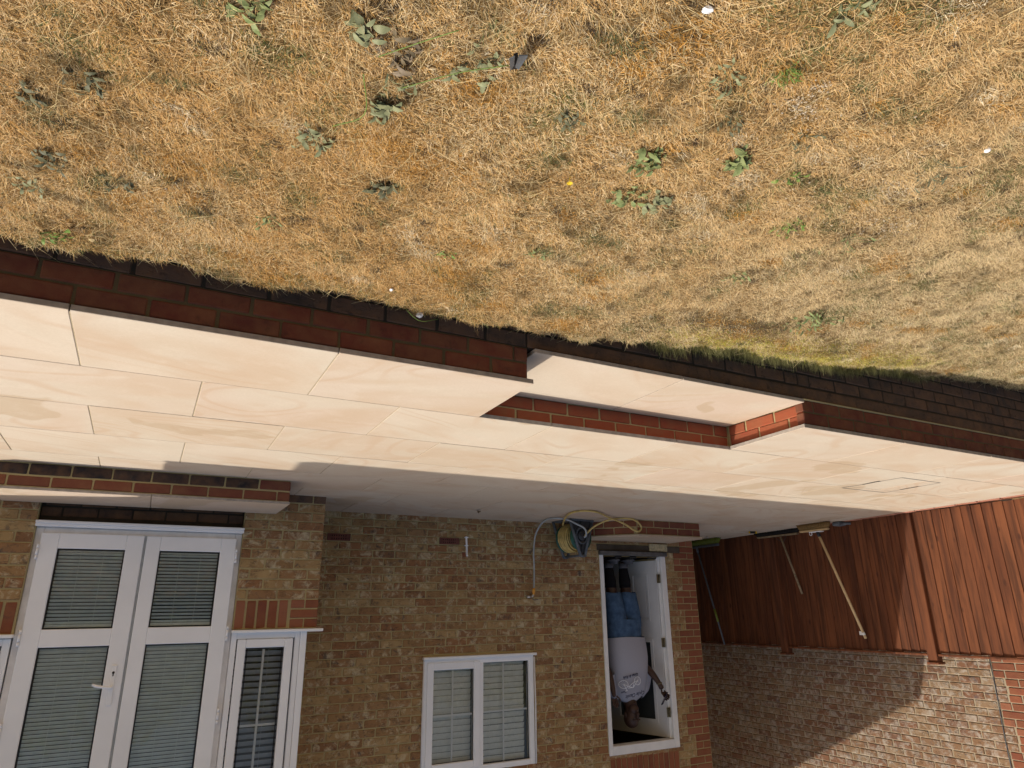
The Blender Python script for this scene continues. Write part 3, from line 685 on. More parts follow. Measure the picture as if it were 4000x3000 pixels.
# the window on the other side of the doors, only its edge in view
s2 = ring(MB(), 2.452, 2.98, 1.113, 2.36, (.045, .04, .045, .05), BY+.018, BY+.09).build('window', 'upvc', house); tag(s2, 'white bay window on the other side of the french doors')
ring(MB(), 2.505, 2.93, 1.160, 2.31, .062, BY, BY+.05, .006).build('sash', 'upvc', s2)
pane(2.567, 2.868, 1.222, 2.25, BY+.032, s2)
slats(2.5, 2.95, 1.20, 2.3, .0452, .05, R_(46), BY+.115, 'slat_dark', s2, (.4,), .04)
MB().bbox((2.44, BY-.045, 1.084), (3.04, BY+.05, 1.107), .004).build('sill', 'upvc', s2)
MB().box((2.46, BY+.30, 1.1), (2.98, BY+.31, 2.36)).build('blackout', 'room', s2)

# french doors
fd = ring(MB(), 1.067, 2.445, .366, 2.38, (.052, .052, .046, .05), BY+.034, BY+.11, .005).build('french_door', 'upvc_dirty', house)
tag(fd, 'white french doors with pale green blinds between the panes')
MB().bbox((1.064, BY-.034, .325), (2.449, BY+.10, .345), .003).bbox((1.064, BY-.02, .3455), (2.449, BY+.10, .3655), .003).build('sill', 'upvc', fd)
def leafd(x0, x1, gx0, gx1):
    z0, z1 = .409, 2.32; y0, y1 = BY, BY+.068; mb = MB()
    mb.bbox((x0, y0, z0), (gx0, y1, z1), .005); mb.bbox((gx1, y0, z0), (x1, y1, z1), .005)
    for a, b in ((z0, .515), (1.058, 1.1745), (2.215, z1)): mb.bbox((gx0, y0+.0006, a), (gx1, y1, b), .004)
    lf = mb.build('door_leaf', 'upvc', fd)
    for a, b, tl in ((.515, 1.058, 55), (1.1745, 2.215, 72)):
        gasket(gx0, gx1, a, b, y0+.010, fd, .008); pane(gx0, gx1, a, b, y0+.020, fd)
        slats(gx0+.010, gx1-.010, a+.022, b-.010,   .0246, .0228, R_(tl-(8 if (gx0 < 1.5 and a < 1) else 0)), y0+.042, 'slat', fd, (.3, .66), .02)
        MB().box((gx0, y1+.002, a), (gx1, y1+.006, b)).build('backing', 'black', fd)  # black sheet painting in the dark between the slats
    return lf
leafd(1.756, 2.402, 1.870, 2.291); leafd(1.110, 1.740, 1.221, 1.643)
MB().bbox((1.7405, BY+.012, .409), (1.7555, BY+.05, 2.32), .002).build('meeting_strip', 'hosegrey', fd)
for xh in (2.408, 1.103):
    for zh in (.54, 1.11, 1.68):
        MB().tube([(xh, BY-.006, zh-.053), (xh, BY-.006, zh-.026)], .0085, 8).tube([(xh, BY-.006, zh-.024), (xh, BY-.006, zh+.024)], .0085, 8).tube([(xh, BY-.006, zh+.026), (xh, BY-.006, zh+.053)], .0085, 8).bbox((xh-.008, BY-.004, zh-.05), (xh+.008, BY+.03, zh+.05), .002).build('hinge', 'upvc', fd)
hd = MB().bbox((1.800, BY-.012, 1.303), (1.834, BY+.002, 1.562), .004).build('handle_plate', 'upvc', fd)
MB().tube([(1.817, BY-.006, 1.445), (1.817, BY-.05, 1.445)], .011, 10).tube(catmull([(1.817, BY-.05, 1.445), (1.85, BY-.055, 1.440), (1.90, BY-.055, 1.432), (1.932, BY-.052, 1.420)]), [.0095]*25, 8).build('lever', 'upvc', fd)
kh = MB().tube([(1.817, BY-.0125, 1.351), (1.817, BY-.0135, 1.351)], .0085, 12); kh.box((1.8135, BY-.0135, 1.351), (1.8205, BY-.0124, 1.374)); kh.build('keyhole', 'rubber', fd)

# back door, opened inwards
bd = ring(MB(), -3.872, -2.905, .337, 2.456, (.075, .05, .001, .088), -.012, .10, .005).build('back_door', 'paint', house); tag(bd, 'white part glazed back door standing open inwards')
MB().box((-3.797, .03, .39), (-3.768, .10, 2.366)).build('door_stop', 'paint', bd)
MB().bbox((-3.876, -.05, .336), (-2.90, .10, .384), .006).build('threshold', 'lead', bd)
MB().box((-3.765, .02, .3845), (-2.955, .06, .392)).build('weather_strip', 'brassbar', bd)
ang = math.atan2(.961, .275); hx, hy = -3.765, .055
du, dn = Vector((math.cos(ang), math.sin(ang), 0)), Vector((math.sin(ang), -math.cos(ang), 0))   # along the leaf, and out of its outer face
def LP(u, n_, z): return Vector((hx, hy, 0))+du*u+dn*n_+Vector((0, 0, z))
class LB(MB):
    def lbox(s, u0, u1, n0, n1, z0, z1):
        return s.add([LP(u0, n0, z0), LP(u1, n0, z0), LP(u1, n1, z0), LP(u0, n1, z0), LP(u0, n0, z1), LP(u1, n0, z1), LP(u1, n1, z1), LP(u0, n1, z1)],
                     [(0, 1, 2, 3), (7, 6, 5, 4), (4, 5, 1, 0), (5, 6, 2, 1), (6, 7, 3, 2), (7, 4, 0, 3)])
W_ = .80
lf = LB(); z0, z1 = .425, 2.36
lf.lbox(0, .13, -.044, 0, z0, z1); lf.lbox(W_-.13, W_, -.044, 0, z0, z1)
for a, b in ((z0, .58), (1.12, 1.34), (2.21, z1)): lf.lbox(.13, W_-.13, -.044, -.0005, a, b)
lf.lbox(.36, .44, -.044, -.0007, .58, 1.12)
lf.lbox(.13, .36, -.04, -.012, .58, 1.12); lf.lbox(.44, W_-.13, -.04, -.012, .58, 1.12)
lfo = lf.build('door_leaf', 'doorpaint', bd)
for a, b in ((.13, .36), (.44, W_-.13)):
    mb = LB()
    mb.lbox(a+.035, b-.035, -.012, -.002, .62, 1.08)
    for (u0, u1, q0, q1) in ((a, a+.014, .58, 1.12), (b-.014, b, .58, 1.12), (a+.014, b-.014, .58, .594), (a+.014, b-.014, 1.106, 1.12)): mb.lbox(u0, u1, -.012, .006, q0, q1)
    mb.build('door_panel', 'doorpaint', bd)
mb = LB()
for (u0, u1, q0, q1) in ((.115, .15, 1.325, 2.225), (W_-.15, W_-.115, 1.325, 2.225), (.15, W_-.15, 1.325, 1.36), (.15, W_-.15, 2.19, 2.225)): mb.lbox(u0, u1, -.01, .010, q0, q1)
mb.build('glazing_bead', 'doorpaint', bd)
LB().lbox(.15, W_-.15, -.03, -.014, 1.36, 2.19).build('pane', 'obscure', bd)
LB().lbox(.005, W_, -.044, .012, .405, .424).build('weather_bar', 'brassbar', bd)
for zh in (.64, 1.36, 2.10):
    MB().tube([(-3.779, .012, zh-.05), (-3.779, .012, zh+.05)], .008, 8).box((-3.812, .022, zh-.05), (-3.782, .0285, zh+.05)).box((-3.776, .022, zh-.05), (-3.748, .0285, zh+.05)).build('hinge', 'brass', bd)
MB().tube(catmull([(-3.76, .03, .40), (-3.72, .0, .408), (-3.66, -.01, .408), (-3.62, .02, .402)]), .008, 6).build('door_stay', 'rubber', bd)

# small fittings on the wall
for x0, x1 in ((.004, .227), (-1.139, -.921)):
    ab = MB(); painted_hole = MB().box((x0+.005, .002, .26), (x1-.005, .05, .318))  # black box paints the dark inside the air brick holes
    nx, nz = 9, 2
    # bars around square holes
    wx = (x1-x0); bz = [.256, .268, .283, .295, .310, .322]
    for a, b in ((bz[0], bz[1]), (bz[2], bz[3]), (bz[4], bz[5])): ab.box((x0, -.004, a), (x1, .0125, b))
    for i in range(nx+1):
        xc = x0+.012+(wx-.024)*i/nx; hwid = .0062 if 0 < i < nx else .012
        for a, b in ((bz[1], bz[2]), (bz[3], bz[4])): ab.box((xc-hwid, -.0035, a+.0003), (xc+hwid, .0125, b-.0003))
    abo = ab.build('air_brick', 'terracotta', house); painted_hole.build('painted_hole', 'black', abo)
op = MB().tube(catmull([(-1.211, -.022, .236), (-1.214, -.026, .33), (-1.212, -.034, .385), (-1.207, -.05, .425), (-1.205, -.06, .436)]), .0105, 10)
opo = op.build('overflow_pipe', 'upvc', house)
for z in (.247, .331): MB().bbox((-1.232, -.034, z-.006), (-1.196, .0, z+.006), .003).build('pipe_clip', 'upvc', opo)
MB().bbox((-1.238, -.003, .398), (-1.176, .01, .448), .004).build('patch', 'red', house)
MB().bbox((-3.905, -.028, .236), (-3.635, -.002, .325), .008, 2).build('vent_cover', 'beige', house)
tp = MB().tube([(-1.955, .0, .842), (-1.955, -.05, .842)], .013, 10).tube(catmull([(-1.955, -.05, .842), (-1.962, -.075, .838), (-1.972, -.08, .822)]), .011, 10).tube([(-1.93, -.022, .842), (-1.98, -.022, .842)], .016, 10)
tpo = tp.build('tap', 'chrome', house)
MB().tube([(-1.968, -.055, .862), (-1.99, -.06, .874), (-2.04, -.06, .874)], .004, 6).build('tap_lever', 'reelgrey', tpo)

# ------------------------------------------------------------------ bay step and back door step
bs = thing('bay_step', 'brick step with sandstone top below the french doors', 'step', (1.75, -1.05, .03))
bsm = MB().box((.842, -1.350, 0), (2.655, -.77, .184)).build('mortar', 'mortar', bs)
SB = Bricks()
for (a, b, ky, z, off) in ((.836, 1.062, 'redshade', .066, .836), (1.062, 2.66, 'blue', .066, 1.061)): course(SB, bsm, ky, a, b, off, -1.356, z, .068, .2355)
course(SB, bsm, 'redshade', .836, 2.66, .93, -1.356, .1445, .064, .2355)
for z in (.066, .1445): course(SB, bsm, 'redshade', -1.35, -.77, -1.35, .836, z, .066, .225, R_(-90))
SB.build(295)
slab(bs, 1.752, 2.675, -1.362, -.772, .2015, .018, False, .002); slab(bs, .832, 1.752, -1.362, -.772, .2015, .018, False, .002)

ds = thing('back_door_step', 'canted brick step with sandstone slab under the open back door', 'step', (-3.4, -.3, .04))
poly = [(-2.615, -.015), (-2.615, -.14), (-3.035, -.565), (-3.945, -.565), (-3.945, -.015)]
dsm = MB().prism(poly, .0, .199).build('mortar', 'mortar', ds)
SB = Bricks()
for z, o1 in ((.078, 0), (.155, .11)):
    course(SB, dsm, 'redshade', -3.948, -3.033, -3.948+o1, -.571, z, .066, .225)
    d = Vector((-3.035+2.615, -.565+.14)); L_ = d.length; d.normalize(); n_ = Vector((-d.y, d.x));  n_ = n_ if n_.y < 0 else -n_
    t = -o1
    while t < L_-.02:
        p, q = max(0, t), min(L_, t+.225); t += .225
        if q-p < .04: continue
        c = Vector((-2.615, -.14))+d*(p+q)/2+n_*.006
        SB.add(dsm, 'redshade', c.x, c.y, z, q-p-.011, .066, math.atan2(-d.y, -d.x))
SB.build(295)
pg = [(-2.60, -.004), (-2.60, -.148), (-3.03, -.588), (-3.958, -.588), (-3.958, -.004)]
so_ = MB().prism(pg, .200, .222).build('paving_slab', 'slab', ds)

# ------------------------------------------------------------------ fence
fen = thing('garden_fence', 'reddish brown close board fence panels between wooden posts by the neighbouring house', 'fence', (-5.63, -2, 0))
FX = -5.62
def board(y0, y1, z0, z1):
    # feather edge: thick edge laps over the thin one
    x = FX+random.uniform(-.002, .002); dz = random.uniform(-.006, .004)
    vs = [(x, y0, z0), (x+.010, y1, z0), (x-.02, y1, z0), (x-.02, y0, z0), (x, y0, z1+dz), (x+.010, y1, z1+dz), (x-.02, y1, z1+dz), (x-.02, y0, z1+dz)]
    MB().add(vs, [(0, 1, 2, 3), (7, 6, 5, 4), (4, 5, 1, 0), (5, 6, 2, 1), (6, 7, 3, 2), (7, 4, 0, 3)]).build('board', 'wood', fen)
posts = [1.80, -.14, -2.03, -3.95]
for i, yp in enumerate(posts):
    MB().bbox((FX-.045, yp-.05, -.3), (FX+.045, yp+.05, 1.53 if i else 1.5), .004).build('post', 'wood', fen)
    MB().bbox((FX-.06, yp-.062, 1.5305), (FX+.06, yp+.062, 1.552), .004).build('post_cap', 'wood', fen)
for ya, yb in zip(posts, posts[1:]):
    a, b = ya-.052, yb+.052; n_ = 18; st = (a-b)/n_
    for k in range(n_): board(a-st*k, a-st*(k+1)-.012, .012+(.0 if k % 3 else .004), 1.448)
    MB().bbox((FX-.035, b, 1.452), (FX+.028, a, 1.474), .003).build('capping_rail', 'wood', fen)
    for z in (.35, 1.1): MB().box((FX-.06, b, z), (FX-.022, a, z+.06)).build('back_rail', 'wood', fen)
MB().box((FX+.005, -3.96, -.12), (FX+.055, 1.8, .004)).build('gravel_board', 'wood', fen)
be = thing('brick_edging', 'row of pinkish brick pavers laid along the foot of the fence', 'edging', (-5.53, -3, .0))
y = -.9
while y > -4.0:
    x = -5.505; MB().bbox((FX+.06, y-.205, pz(y)-.05), (x, y, pz(y)+.004+random.uniform(-.002, .002)), .004).build('paver', 'paver', be); y -= .215
# ------------------------------------------------------------------ neighbouring house
nh = thing('neighbour_house', 'neighbouring brick house wall rising behind the fence', 'house', (-6.3, 1, -.8))
NX = -6.156
nw = MB().box((NX-.25, -2.72, -.9), (NX-.006, 7, 5.2)).build('wall', 'mortar_new', nh)
NB = Bricks()
for r in range(0, 30):
    z = 1.428+.075*r
    if z > 3.45: break
    g_ = ((r-1)//3) % 2; lim = -2.37 if g_ else -2.268
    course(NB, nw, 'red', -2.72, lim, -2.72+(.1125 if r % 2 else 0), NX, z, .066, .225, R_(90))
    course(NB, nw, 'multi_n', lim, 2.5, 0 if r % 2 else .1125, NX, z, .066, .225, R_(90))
NB.build(298)
MB().tube([(NX+.006, -2.274, 1.2), (NX+.007, -2.268, 1.76), (NX+.006, -2.252, 2.27), (NX+.006, -2.243, 5)], .0045, 6).build('cable', 'reelgrey', nh)
MB().box((NX-.5, -3.0, 5.2), (NX+.12, 7.5, 5.35)).build('roof', 'tile', nh)

# ------------------------------------------------------------------ hose reel and hoses
hr = thing('hose_reel', 'grey and green hose reel with yellow hose standing against the house wall', 'hose reel', (-2.4, -.3, .04))
# near end frame: a moulded triangle with a hub; axle along x tilted to the wall
ax0, ax1 = Vector((-2.392, -.085, .235)), Vector((-2.43, -.372, .235)); axd = (ax1-ax0).normalized(); side = Vector((-axd.y, axd.x, 0))
if side.x < 0: side = -side
def RP(t, s, z): return ax0+axd*t+side*s+Vector((0, 0, z-ax0.z))
def tri_frame(t, mat, name, big=True):
    mb = MB(); th = .018
    out = [(-.165, .045), (.165, .045), (.03, .43), (-.03, .43)]
    for (a, b) in zip(out, out[1:]+out[:1]):
        pa, pb = RP(t, *a), RP(t, *b); mb.tube([pa, pb], .017, 6)
    c = [(.075*math.cos(2*math.pi*k/20), .215+.085*math.sin(2*math.pi*k/20)) for k in range(21)]
    mb.tube([RP(t, *q) for q in c], .010, 6, False)
    o = mb.build(name, mat, hr)
    if big:
        mb = MB()
        pv = [RP(t-.008, *q) for q in out]; pv2 = [RP(t-.014, *q) for q in out]
        mb.add(pv+pv2, [(0, 1, 2, 3), (7, 6, 5, 4), (0, 4, 5, 1), (1, 5, 6, 2), (2, 6, 7, 3), (3, 7, 4, 0)])
        for k in range(6):
            a = 2*math.pi*(k+.5)/6; r2 = .125; mb.tube([RP(t, .075*math.cos(a), .215+.085*math.sin(a)), RP(t, max(-.12, min(.12, r2*math.cos(a))), max(.06, .215+.17*math.sin(a)))], .007, 5)
        mb.build('end_web', 'reeldark', hr)
        MB().tube([RP(t-.004, 0, .215), RP(t+.012, 0, .215)], [.058, .05], 18).build('hub_cap', 'reeldark', hr)
    return o
tri_frame(.285, 'reelgrey', 'end_frame'); tri_frame(.0, 'reelgrey', 'end_frame', False)
MB().tube([RP(-.01, -.155, .05), RP(.30, -.155, .05)], .02, 6).tube([RP(0, .155, .05), RP(.29, .155, .05)], .016, 6).tube([RP(0, 0, .425), RP(.29, 0, .425)], .014, 8).tube([RP(.285, 0, .43), RP(.27, -.06, .425), RP(.20, -.09, .425)], .011, 6).build('base_bar', 'reelgrey', hr)
def disc(t, r): 
    mb = MB(); mb.tube([RP(t, 0, .23), RP(t+.01, 0, .23)], r, 32); return mb
disc(.02, .152).build('flange', 'green', hr); disc(.262, .150).build('flange', 'green', hr)
MB().tube([RP(.02, 0, .23), RP(.24, 0, .23)], .07, 16).build('drum', 'green', hr)
coil = MB()
for layer, rr in ((0, .105), (1, .128), (2, .148)):
    for i in range(8-layer):
        t = .045+.0235*i+.01*layer; ph = random.uniform(0, 6); tl = random.uniform(-.012, .012)
        coil.tube([RP(t+tl*math.sin(2*math.pi*k/28+ph), (rr+random.uniform(-.002, .002))*math.cos(2*math.pi*k/28), .23+(rr)*math.sin(2*math.pi*k/28)) for k in range(29)], .0105, 7, False)
coil.build('coiled_hose', 'hoseyel', hr)
MB().tube([RP(.05, -.15, .07), RP(.03, -.17, .10), RP(.01, -.165, .125)], .014, 8).build('connector', 'red', hr)
yh = catmull([(-2.235, -.30, .105), (-2.20, -.36, .095), (-2.13, -.50, .075), (-2.055, -.68, .052), (-2.02, -.87, .044), (-2.09, -.965, .043), (-2.20, -.965, .045), (-2.335, -.885, .05), (-2.54, -.73, .06), (-2.72, -.64, .075),
              (-2.86, -.61, .112), (-2.95, -.60, .155), (-3.02, -.60, .172), (-3.065, -.60, .14), (-3.05, -.605, .10), (-2.985, -.62, .062), (-2.885, -.65, .045), (-2.745, -.63, .048), (-2.64, -.55, .065), (-2.53, -.45, .13), (-2.46, -.36, .225), (-2.415, -.28, .30), (-2.38, -.22, .375)], 8)
tag(MB().tube(yh, .0105, 8).build('hose', 'hoseyel'), 'loose yellow garden hose looping over the patio in front of the reel', 'hose')
gh = catmull([(-1.978, -.082, .755), (-1.99, -.07, .70), (-2.003, -.055, .54), (-2.003, -.05, .40), (-2.008, -.055, .30), (-2.02, -.07, .20), (-2.04, -.11, .12), (-2.045, -.20, .07), (-2.03, -.33, .053), (-2.06, -.43, .054), (-2.12, -.47, .06), (-2.22, -.46, .075), (-2.32, -.43, .10), (-2.40, -.46, .145), (-2.425, -.46, .19), (-2.44, -.43, .225), (-2.44, -.40, .235)], 8)
hg = tag(MB().tube(gh, .0095, 8).build('hose', 'hosegrey'), 'grey hose running from the wall tap down to the hose reel', 'hose')
MB().tube([(-1.974, -.081, .822), (-1.976, -.082, .80)], .012, 10).tube([(-1.976, -.082, .80), (-1.979, -.082, .758)], .017, 10).build('tap_connector', 'orange', hg)

# ------------------------------------------------------------------ brooms, tools
def broom(name, label, a, b, top, headh, bz, hm, bm_, stm, r, ferrule=None, socket=None, lean=.012):
    """head from a to b on the paving (world xy), stick up to top"""
    a, b, top = Vector(a), Vector(b), Vector(top); t = thing(name, label, 'broom', (a+b)/2)
    d = (b-a); L_ = d.length; d.normalize(); n_ = Vector((-d.y, d.x, 0))
    mid = (a+b)/2
    hb = MB()
    bm = bmesh.new(); bmesh.ops.create_cube(bm, size=1.0, matrix=Matrix.Diagonal((L_, .055, headh, 1))); bmesh.ops.bevel(bm, geom=bm.edges[:], offset=.008, segments=2, affect='EDGES')
    mt = Matrix.Translation(mid+Vector((0, 0, bz+headh/2))) @ Matrix.Rotation(math.atan2(d.y, d.x), 4, 'Z')
    hb.bm(bm, mt); hb.build('head', hm, t)
    br = MB(); nb = int(L_/.014)
    for i in range(nb):
        for j in range(4):
            u = (i+.5)/nb-.5; v = (j-1.5)*.012; fl = 1.12
            p0 = mid+d*(u*L_*.95)+n_*v+Vector((0, 0, bz+.004)); p1 = mid+d*(u*L_*fl+random.uniform(-.006, .006))+n_*(v*1.7+random.uniform(-.005, .005))+Vector((0, 0, random.uniform(0, .006)))
            br.tube([p0, p0.lerp(p1, .5)+d*.002, p1], [.0045, .006, .0065], 4)
    br.build('bristles', bm_, t)
    base = mid+Vector((0, 0, bz+headh)) if socket is None else Vector(socket)
    MB().tube([base, base.lerp(top, .5), top], r, 10).build('handle', stm, t)
    if ferrule:
        MB().tube([base-Vector((0, 0, .01)), base.lerp(top, .055)], r*1.35, 10).build('ferrule', ferrule, t)
    return t, base, top
t, b0, tp_ = broom('broom', 'new broom with pale pine handle and tan bristles leaning on the fence', (-5.30, -.86, pz(-1)), (-5.30, -1.26, pz(-1)), (-5.545, -1.33, 1.325), .022, .072, 'newwood', 'bristle_tan', 'newwood', .0145, 'rubber', (-5.31, -1.09, .125))
MB().bbox((b0.x-.036, b0.y-.07, .127), (b0.x+.036, b0.y+.09, .136), .003).tube([(b0.x+.01, b0.y+.085+.018*math.cos(k*.5), .150+.02*math.sin(k*.5)) for k in range(14)], .004, 5).build('bracket', 'whitebit', t)
q = b0.lerp(tp_, .945); MB().tube([q, q+(tp_-b0).normalized()*.03], .0155, 10).box((q.x-.005, q.y+.012, q.z-.01), (q.x-.002, q.y+.05, q.z+.03)).build('tape', 'whitebit', t)
t, b0, tp_ = broom('broom', 'old broom with black bristles and short weathered splintered handle', (-5.46, -.04, pz(0)), (-5.50, -.66, pz(-.6)), (-5.585, -.525, .83), .022, .050, 'oldwood', 'bristle_black', 'oldwood', .013, None, (-5.48, -.40, .12))
for s_ in (-1, 1): MB().tube([b0.lerp(tp_, .12), Vector((-5.48, b0.y+s_*.09, .118))], .003, 5).build('stay_wire', 'reeldark', t)
t, b0, tp_ = broom('broom', 'broom with lime green bristles and thin grey metal handle by the house corner', (-5.28, 1.02, pz(.8)), (-5.24, .47, pz(.8)), (-5.57, .88, 1.47), .032, .075, 'reelgrey', 'bristle_lime', 'reelgrey', .011, 'reelgrey', (-5.27, .93, .16))
q0, q1 = b0.lerp(tp_, .64), b0.lerp(tp_, .77); MB().tube([q0, q1], .0145, 10).build('grip', 'bristle_lime', t)
sd = thing('screwdriver', 'screwdriver with yellow and black handle lying on the slabs near the fence', 'screwdriver', (-5.15, -.2, pz(-.2)))
a, b = Vector((-5.05, -.144, pz(-.15)+.012)), Vector((-5.245, -.225, pz(-.2)+.014)); m1 = a.lerp(b, .52)
MB().tube([a, m1], .0035, 6).build('shaft', 'chrome', sd); MB().tube([m1, m1.lerp(b, .15), m1.lerp(b, .3), b], [.008, .013, .012, .014], 10).build('handle', 'rubber', sd)
MB().tube([m1.lerp(b, .0), m1.lerp(b, .12)], .0128, 10).tube([m1.lerp(b, .86), m1.lerp(b, 1.02)], .0148, 10).build('collar', 'yflower', sd)
fc = MB().bbox((-5.56, -1.32, .03), (-5.42, -1.22, .075), .012).tube([(-5.5, -1.30, .05), (-5.55, -1.38, .055)], .016, 8); tag(fc.build('dustpan_brush', 'reelgrey'), 'small dirty grey hand brush beside the new broom', 'brush')
tag(MB().bbox((-5.05, .44, .058), (-5.03, .48, .075), .003).build('metal_bracket', 'chrome'), 'tiny bent metal bracket by the lime green broom', 'bracket')
lf_ = MB().add([(-1.10, -.53, .042), (-1.05, -.60, .045), (-1.08, -.60, .075), (-1.12, -.58, .05)], [(0, 1, 2), (0, 2, 3)]); tag(lf_.build('folded_scrap', 'gravel'), 'small folded grey paper scrap on the shaded slabs', 'paper')

# ------------------------------------------------------------------ person in the doorway
pe = thing('person', 'person in grey printed t-shirt and blue denim standing in the back doorway', 'person', (-3.33, .2, FZ))
def skin_mesh(nodes, edges, root=0, sub=1):
    me = bpy.data.meshes.new('sk'); me.from_pydata([n_[0] for n_ in nodes], edges, []); o = bpy.data.objects.new('sk', me); C.objects.link(o)
    mo = o.modifiers.new('s', 'SKIN'); mo.use_smooth_shade = True
    for i, n_ in enumerate(nodes):
        sv = me.skin_vertices[0].data[i]; r = n_[1]; sv.radius = r if isinstance(r, tuple) else (r, r); sv.use_root = (i == root)
    ss = o.modifiers.new('u', 'SUBSURF'); ss.levels = sub; ss.render_levels = sub
    dg = bpy.context.evaluated_depsgraph_get(); ev = o.evaluated_get(dg); out = bpy.data.meshes.new_from_object(ev)
    vs = [tuple(v.co) for v in out.vertices]; fs = [tuple(p.vertices) for p in out.polygons]
    bpy.data.objects.remove(o); bpy.data.meshes.remove(me); return vs, fs
Y = .20
nodes = [((-3.33, Y, 1.22), (.15, .12)), ((-3.33, Y, 1.45), (.15, .115)), ((-3.33, Y, 1.72), (.17, .12)), ((-3.335, Y, 1.90), (.10, .08)), ((-3.34, Y-.02, 1.975), .056), ((-3.335, Y-.06, 2.05), (.072, .085)), ((-3.335, Y-.065, 2.12), (.078, .095)), ((-3.335, Y-.055, 2.175), (.055, .07)),
         ((-3.53, Y, 1.86), .062), ((-3.57, Y-.02, 1.70), .05), ((-3.56, Y-.06, 1.60), .047), ((-3.60, Y-.16, 1.70), .04), ((-3.632, Y-.22, 1.79), .027), ((-3.65, Y-.24, 1.85), (.034, .02)),
         ((-3.13, Y, 1.86), .062), ((-3.05, Y-.02, 1.70), .05), ((-3.02, Y-.07, 1.60), .047), ((-3.02, Y-.14, 1.74), .04), ((-3.03, Y-.16, 1.84), .028), ((-3.035, Y-.165, 1.90), (.034, .02)),
         ((-3.43, Y, 1.05), .10), ((-3.40, Y-.01, .84), .072), ((-3.405, Y, .66), .06), ((-3.405, Y+.02, .48), .042), ((-3.40, Y+.01, .42), .04),
         ((-3.23, Y, 1.05), .10), ((-3.19, Y-.01, .84), .072), ((-3.185, Y, .66), .06), ((-3.18, Y+.02, .48), .042), ((-3.18, Y+.01, .42), .04)]
edges = [(0, 1), (1, 2), (2, 3), (3, 4), (4, 5), (5, 6), (6, 7), (3, 8), (8, 9), (9, 10), (10, 11), (11, 12), (12, 13), (3, 14), (14, 15), (15, 16), (16, 17), (17, 18), (18, 19), (0, 20), (20, 21), (21, 22), (22, 23), (23, 24), (0, 25), (25, 26), (26, 27), (27, 28), (28, 29)]
body = MB(); vs, fs = skin_mesh(nodes, edges, 0, 2); body.add(vs, fs, True)
hc = Vector((-3.335, Y-.065, 2.10))
def blob(mb, c, r, n_=8):
    bm = bmesh.new(); bmesh.ops.create_uvsphere(bm, u_segments=n_*2, v_segments=n_, radius=1.0); mb.bm(bm, Matrix.Translation(c) @ Matrix.Diagonal((*r, 1)), True)
blob(body, hc+Vector((0, .015, .045)), (.079, .096, .098), 10)                       # bald skull
blob(body, hc+Vector((0, -.03, -.055)), (.060, .065, .062)); blob(body, hc+Vector((.0, -.105, -.012)), (.016, .022, .022)); body.tube([hc+Vector((0, -.088, .03)), hc+Vector((0, -.105, 0))], [.009, .013], 6)
for s_ in (-1, 1): blob(body, hc+Vector((s_*.083, .012, 0)), (.012, .024, .032), 6)
for s_ in (-1, 1): body.tube([hc+Vector((s_*.012, -.088, .046)), hc+Vector((s_*.045, -.08, .048))], .008, 6)
body.tube([hc+Vector((-.024, -.088, -.055)), hc+Vector((0, -.098, -.054)), hc+Vector((.024, -.088, -.055))], [.006, .009, .006], 6)
def hand(w, pts_list, r=.0088):
    for pts in pts_list: body.tube(catmull([Vector(w)+Vector(p) for p in pts], 3), [r*1.05]*(3*(len(pts)-1))+[r*.75], 7)
WH = (-3.652, Y-.245, 1.862)
hand(WH, [[(-.022, 0, .0), (-.052, -.012, .035), (-.056, -.04, .05), (-.035, -.055, .052)], [(-.012, 0, .012), (-.046, -.016, .055), (-.046, -.045, .068), (-.024, -.058, .066)], [(0, 0, .015), (-.03, -.02, .07), (-.03, -.048, .082), (-.01, -.06, .078)], [(.012, 0, .012), (-.008, -.02, .078), (-.008, -.045, .09), (.006, -.058, .088)], [(.02, -.006, -.012), (.042, -.03, .018), (.03, -.05, .045)]])
WR = (-3.035, Y-.168, 1.905)
hand(WR, [[(-.02, 0, 0), (-.034, -.01, .045), (-.034, -.02, .085)], [(-.007, 0, .01), (-.015, -.01, .06), (-.015, -.022, .10)], [(.007, 0, .01), (.008, -.01, .06), (.006, -.022, .098)], [(.02, 0, 0), (.03, -.01, .048), (.026, -.02, .08)], [(-.025, -.005, -.02), (-.05, -.025, .01), (-.052, -.035, .035)]])
body.build('body', 'skin', pe)
eye = MB()
for s_ in (-1, 1): blob(eye, hc+Vector((s_*.029, -.081, .030)), (.011, .006, .006), 6)
eye.build('eyes', 'shoe', pe)
def loft(mb, secs, n_=20):
    vs = []
    for (cx, cy, z, rx, ry_) in secs:
        for k in range(n_):
            a = 2*math.pi*k/n_; c_, s_ = math.cos(a), math.sin(a); e = .8
            vs.append((cx+rx*math.copysign(abs(c_)**e, c_), cy+ry_*math.copysign(abs(s_)**e, s_), z+.006*math.sin(a*3+cx*20)))
    mb.add(vs, [(i*n_+k, i*n_+(k+1) % n_, (i+1)*n_+(k+1) % n_, (i+1)*n_+k) for i in range(len(secs)-1) for k in range(n_)], True)
sh = MB()
loft(sh, [(-3.345, Y, 1.29, .248, .165), (-3.345, Y-.005, 1.36, .255, .175), (-3.345, Y-.012, 1.50, .255, .19), (-3.342, Y-.01, 1.66, .245, .185), (-3.337, Y, 1.80, .235, .165), (-3.335, Y, 1.88, .215, .135), (-3.335, Y, 1.935, .15, .10), (-3.335, Y-.005, 1.965, .085, .082), (-3.335, Y-.01, 1.972, .068, .07)])
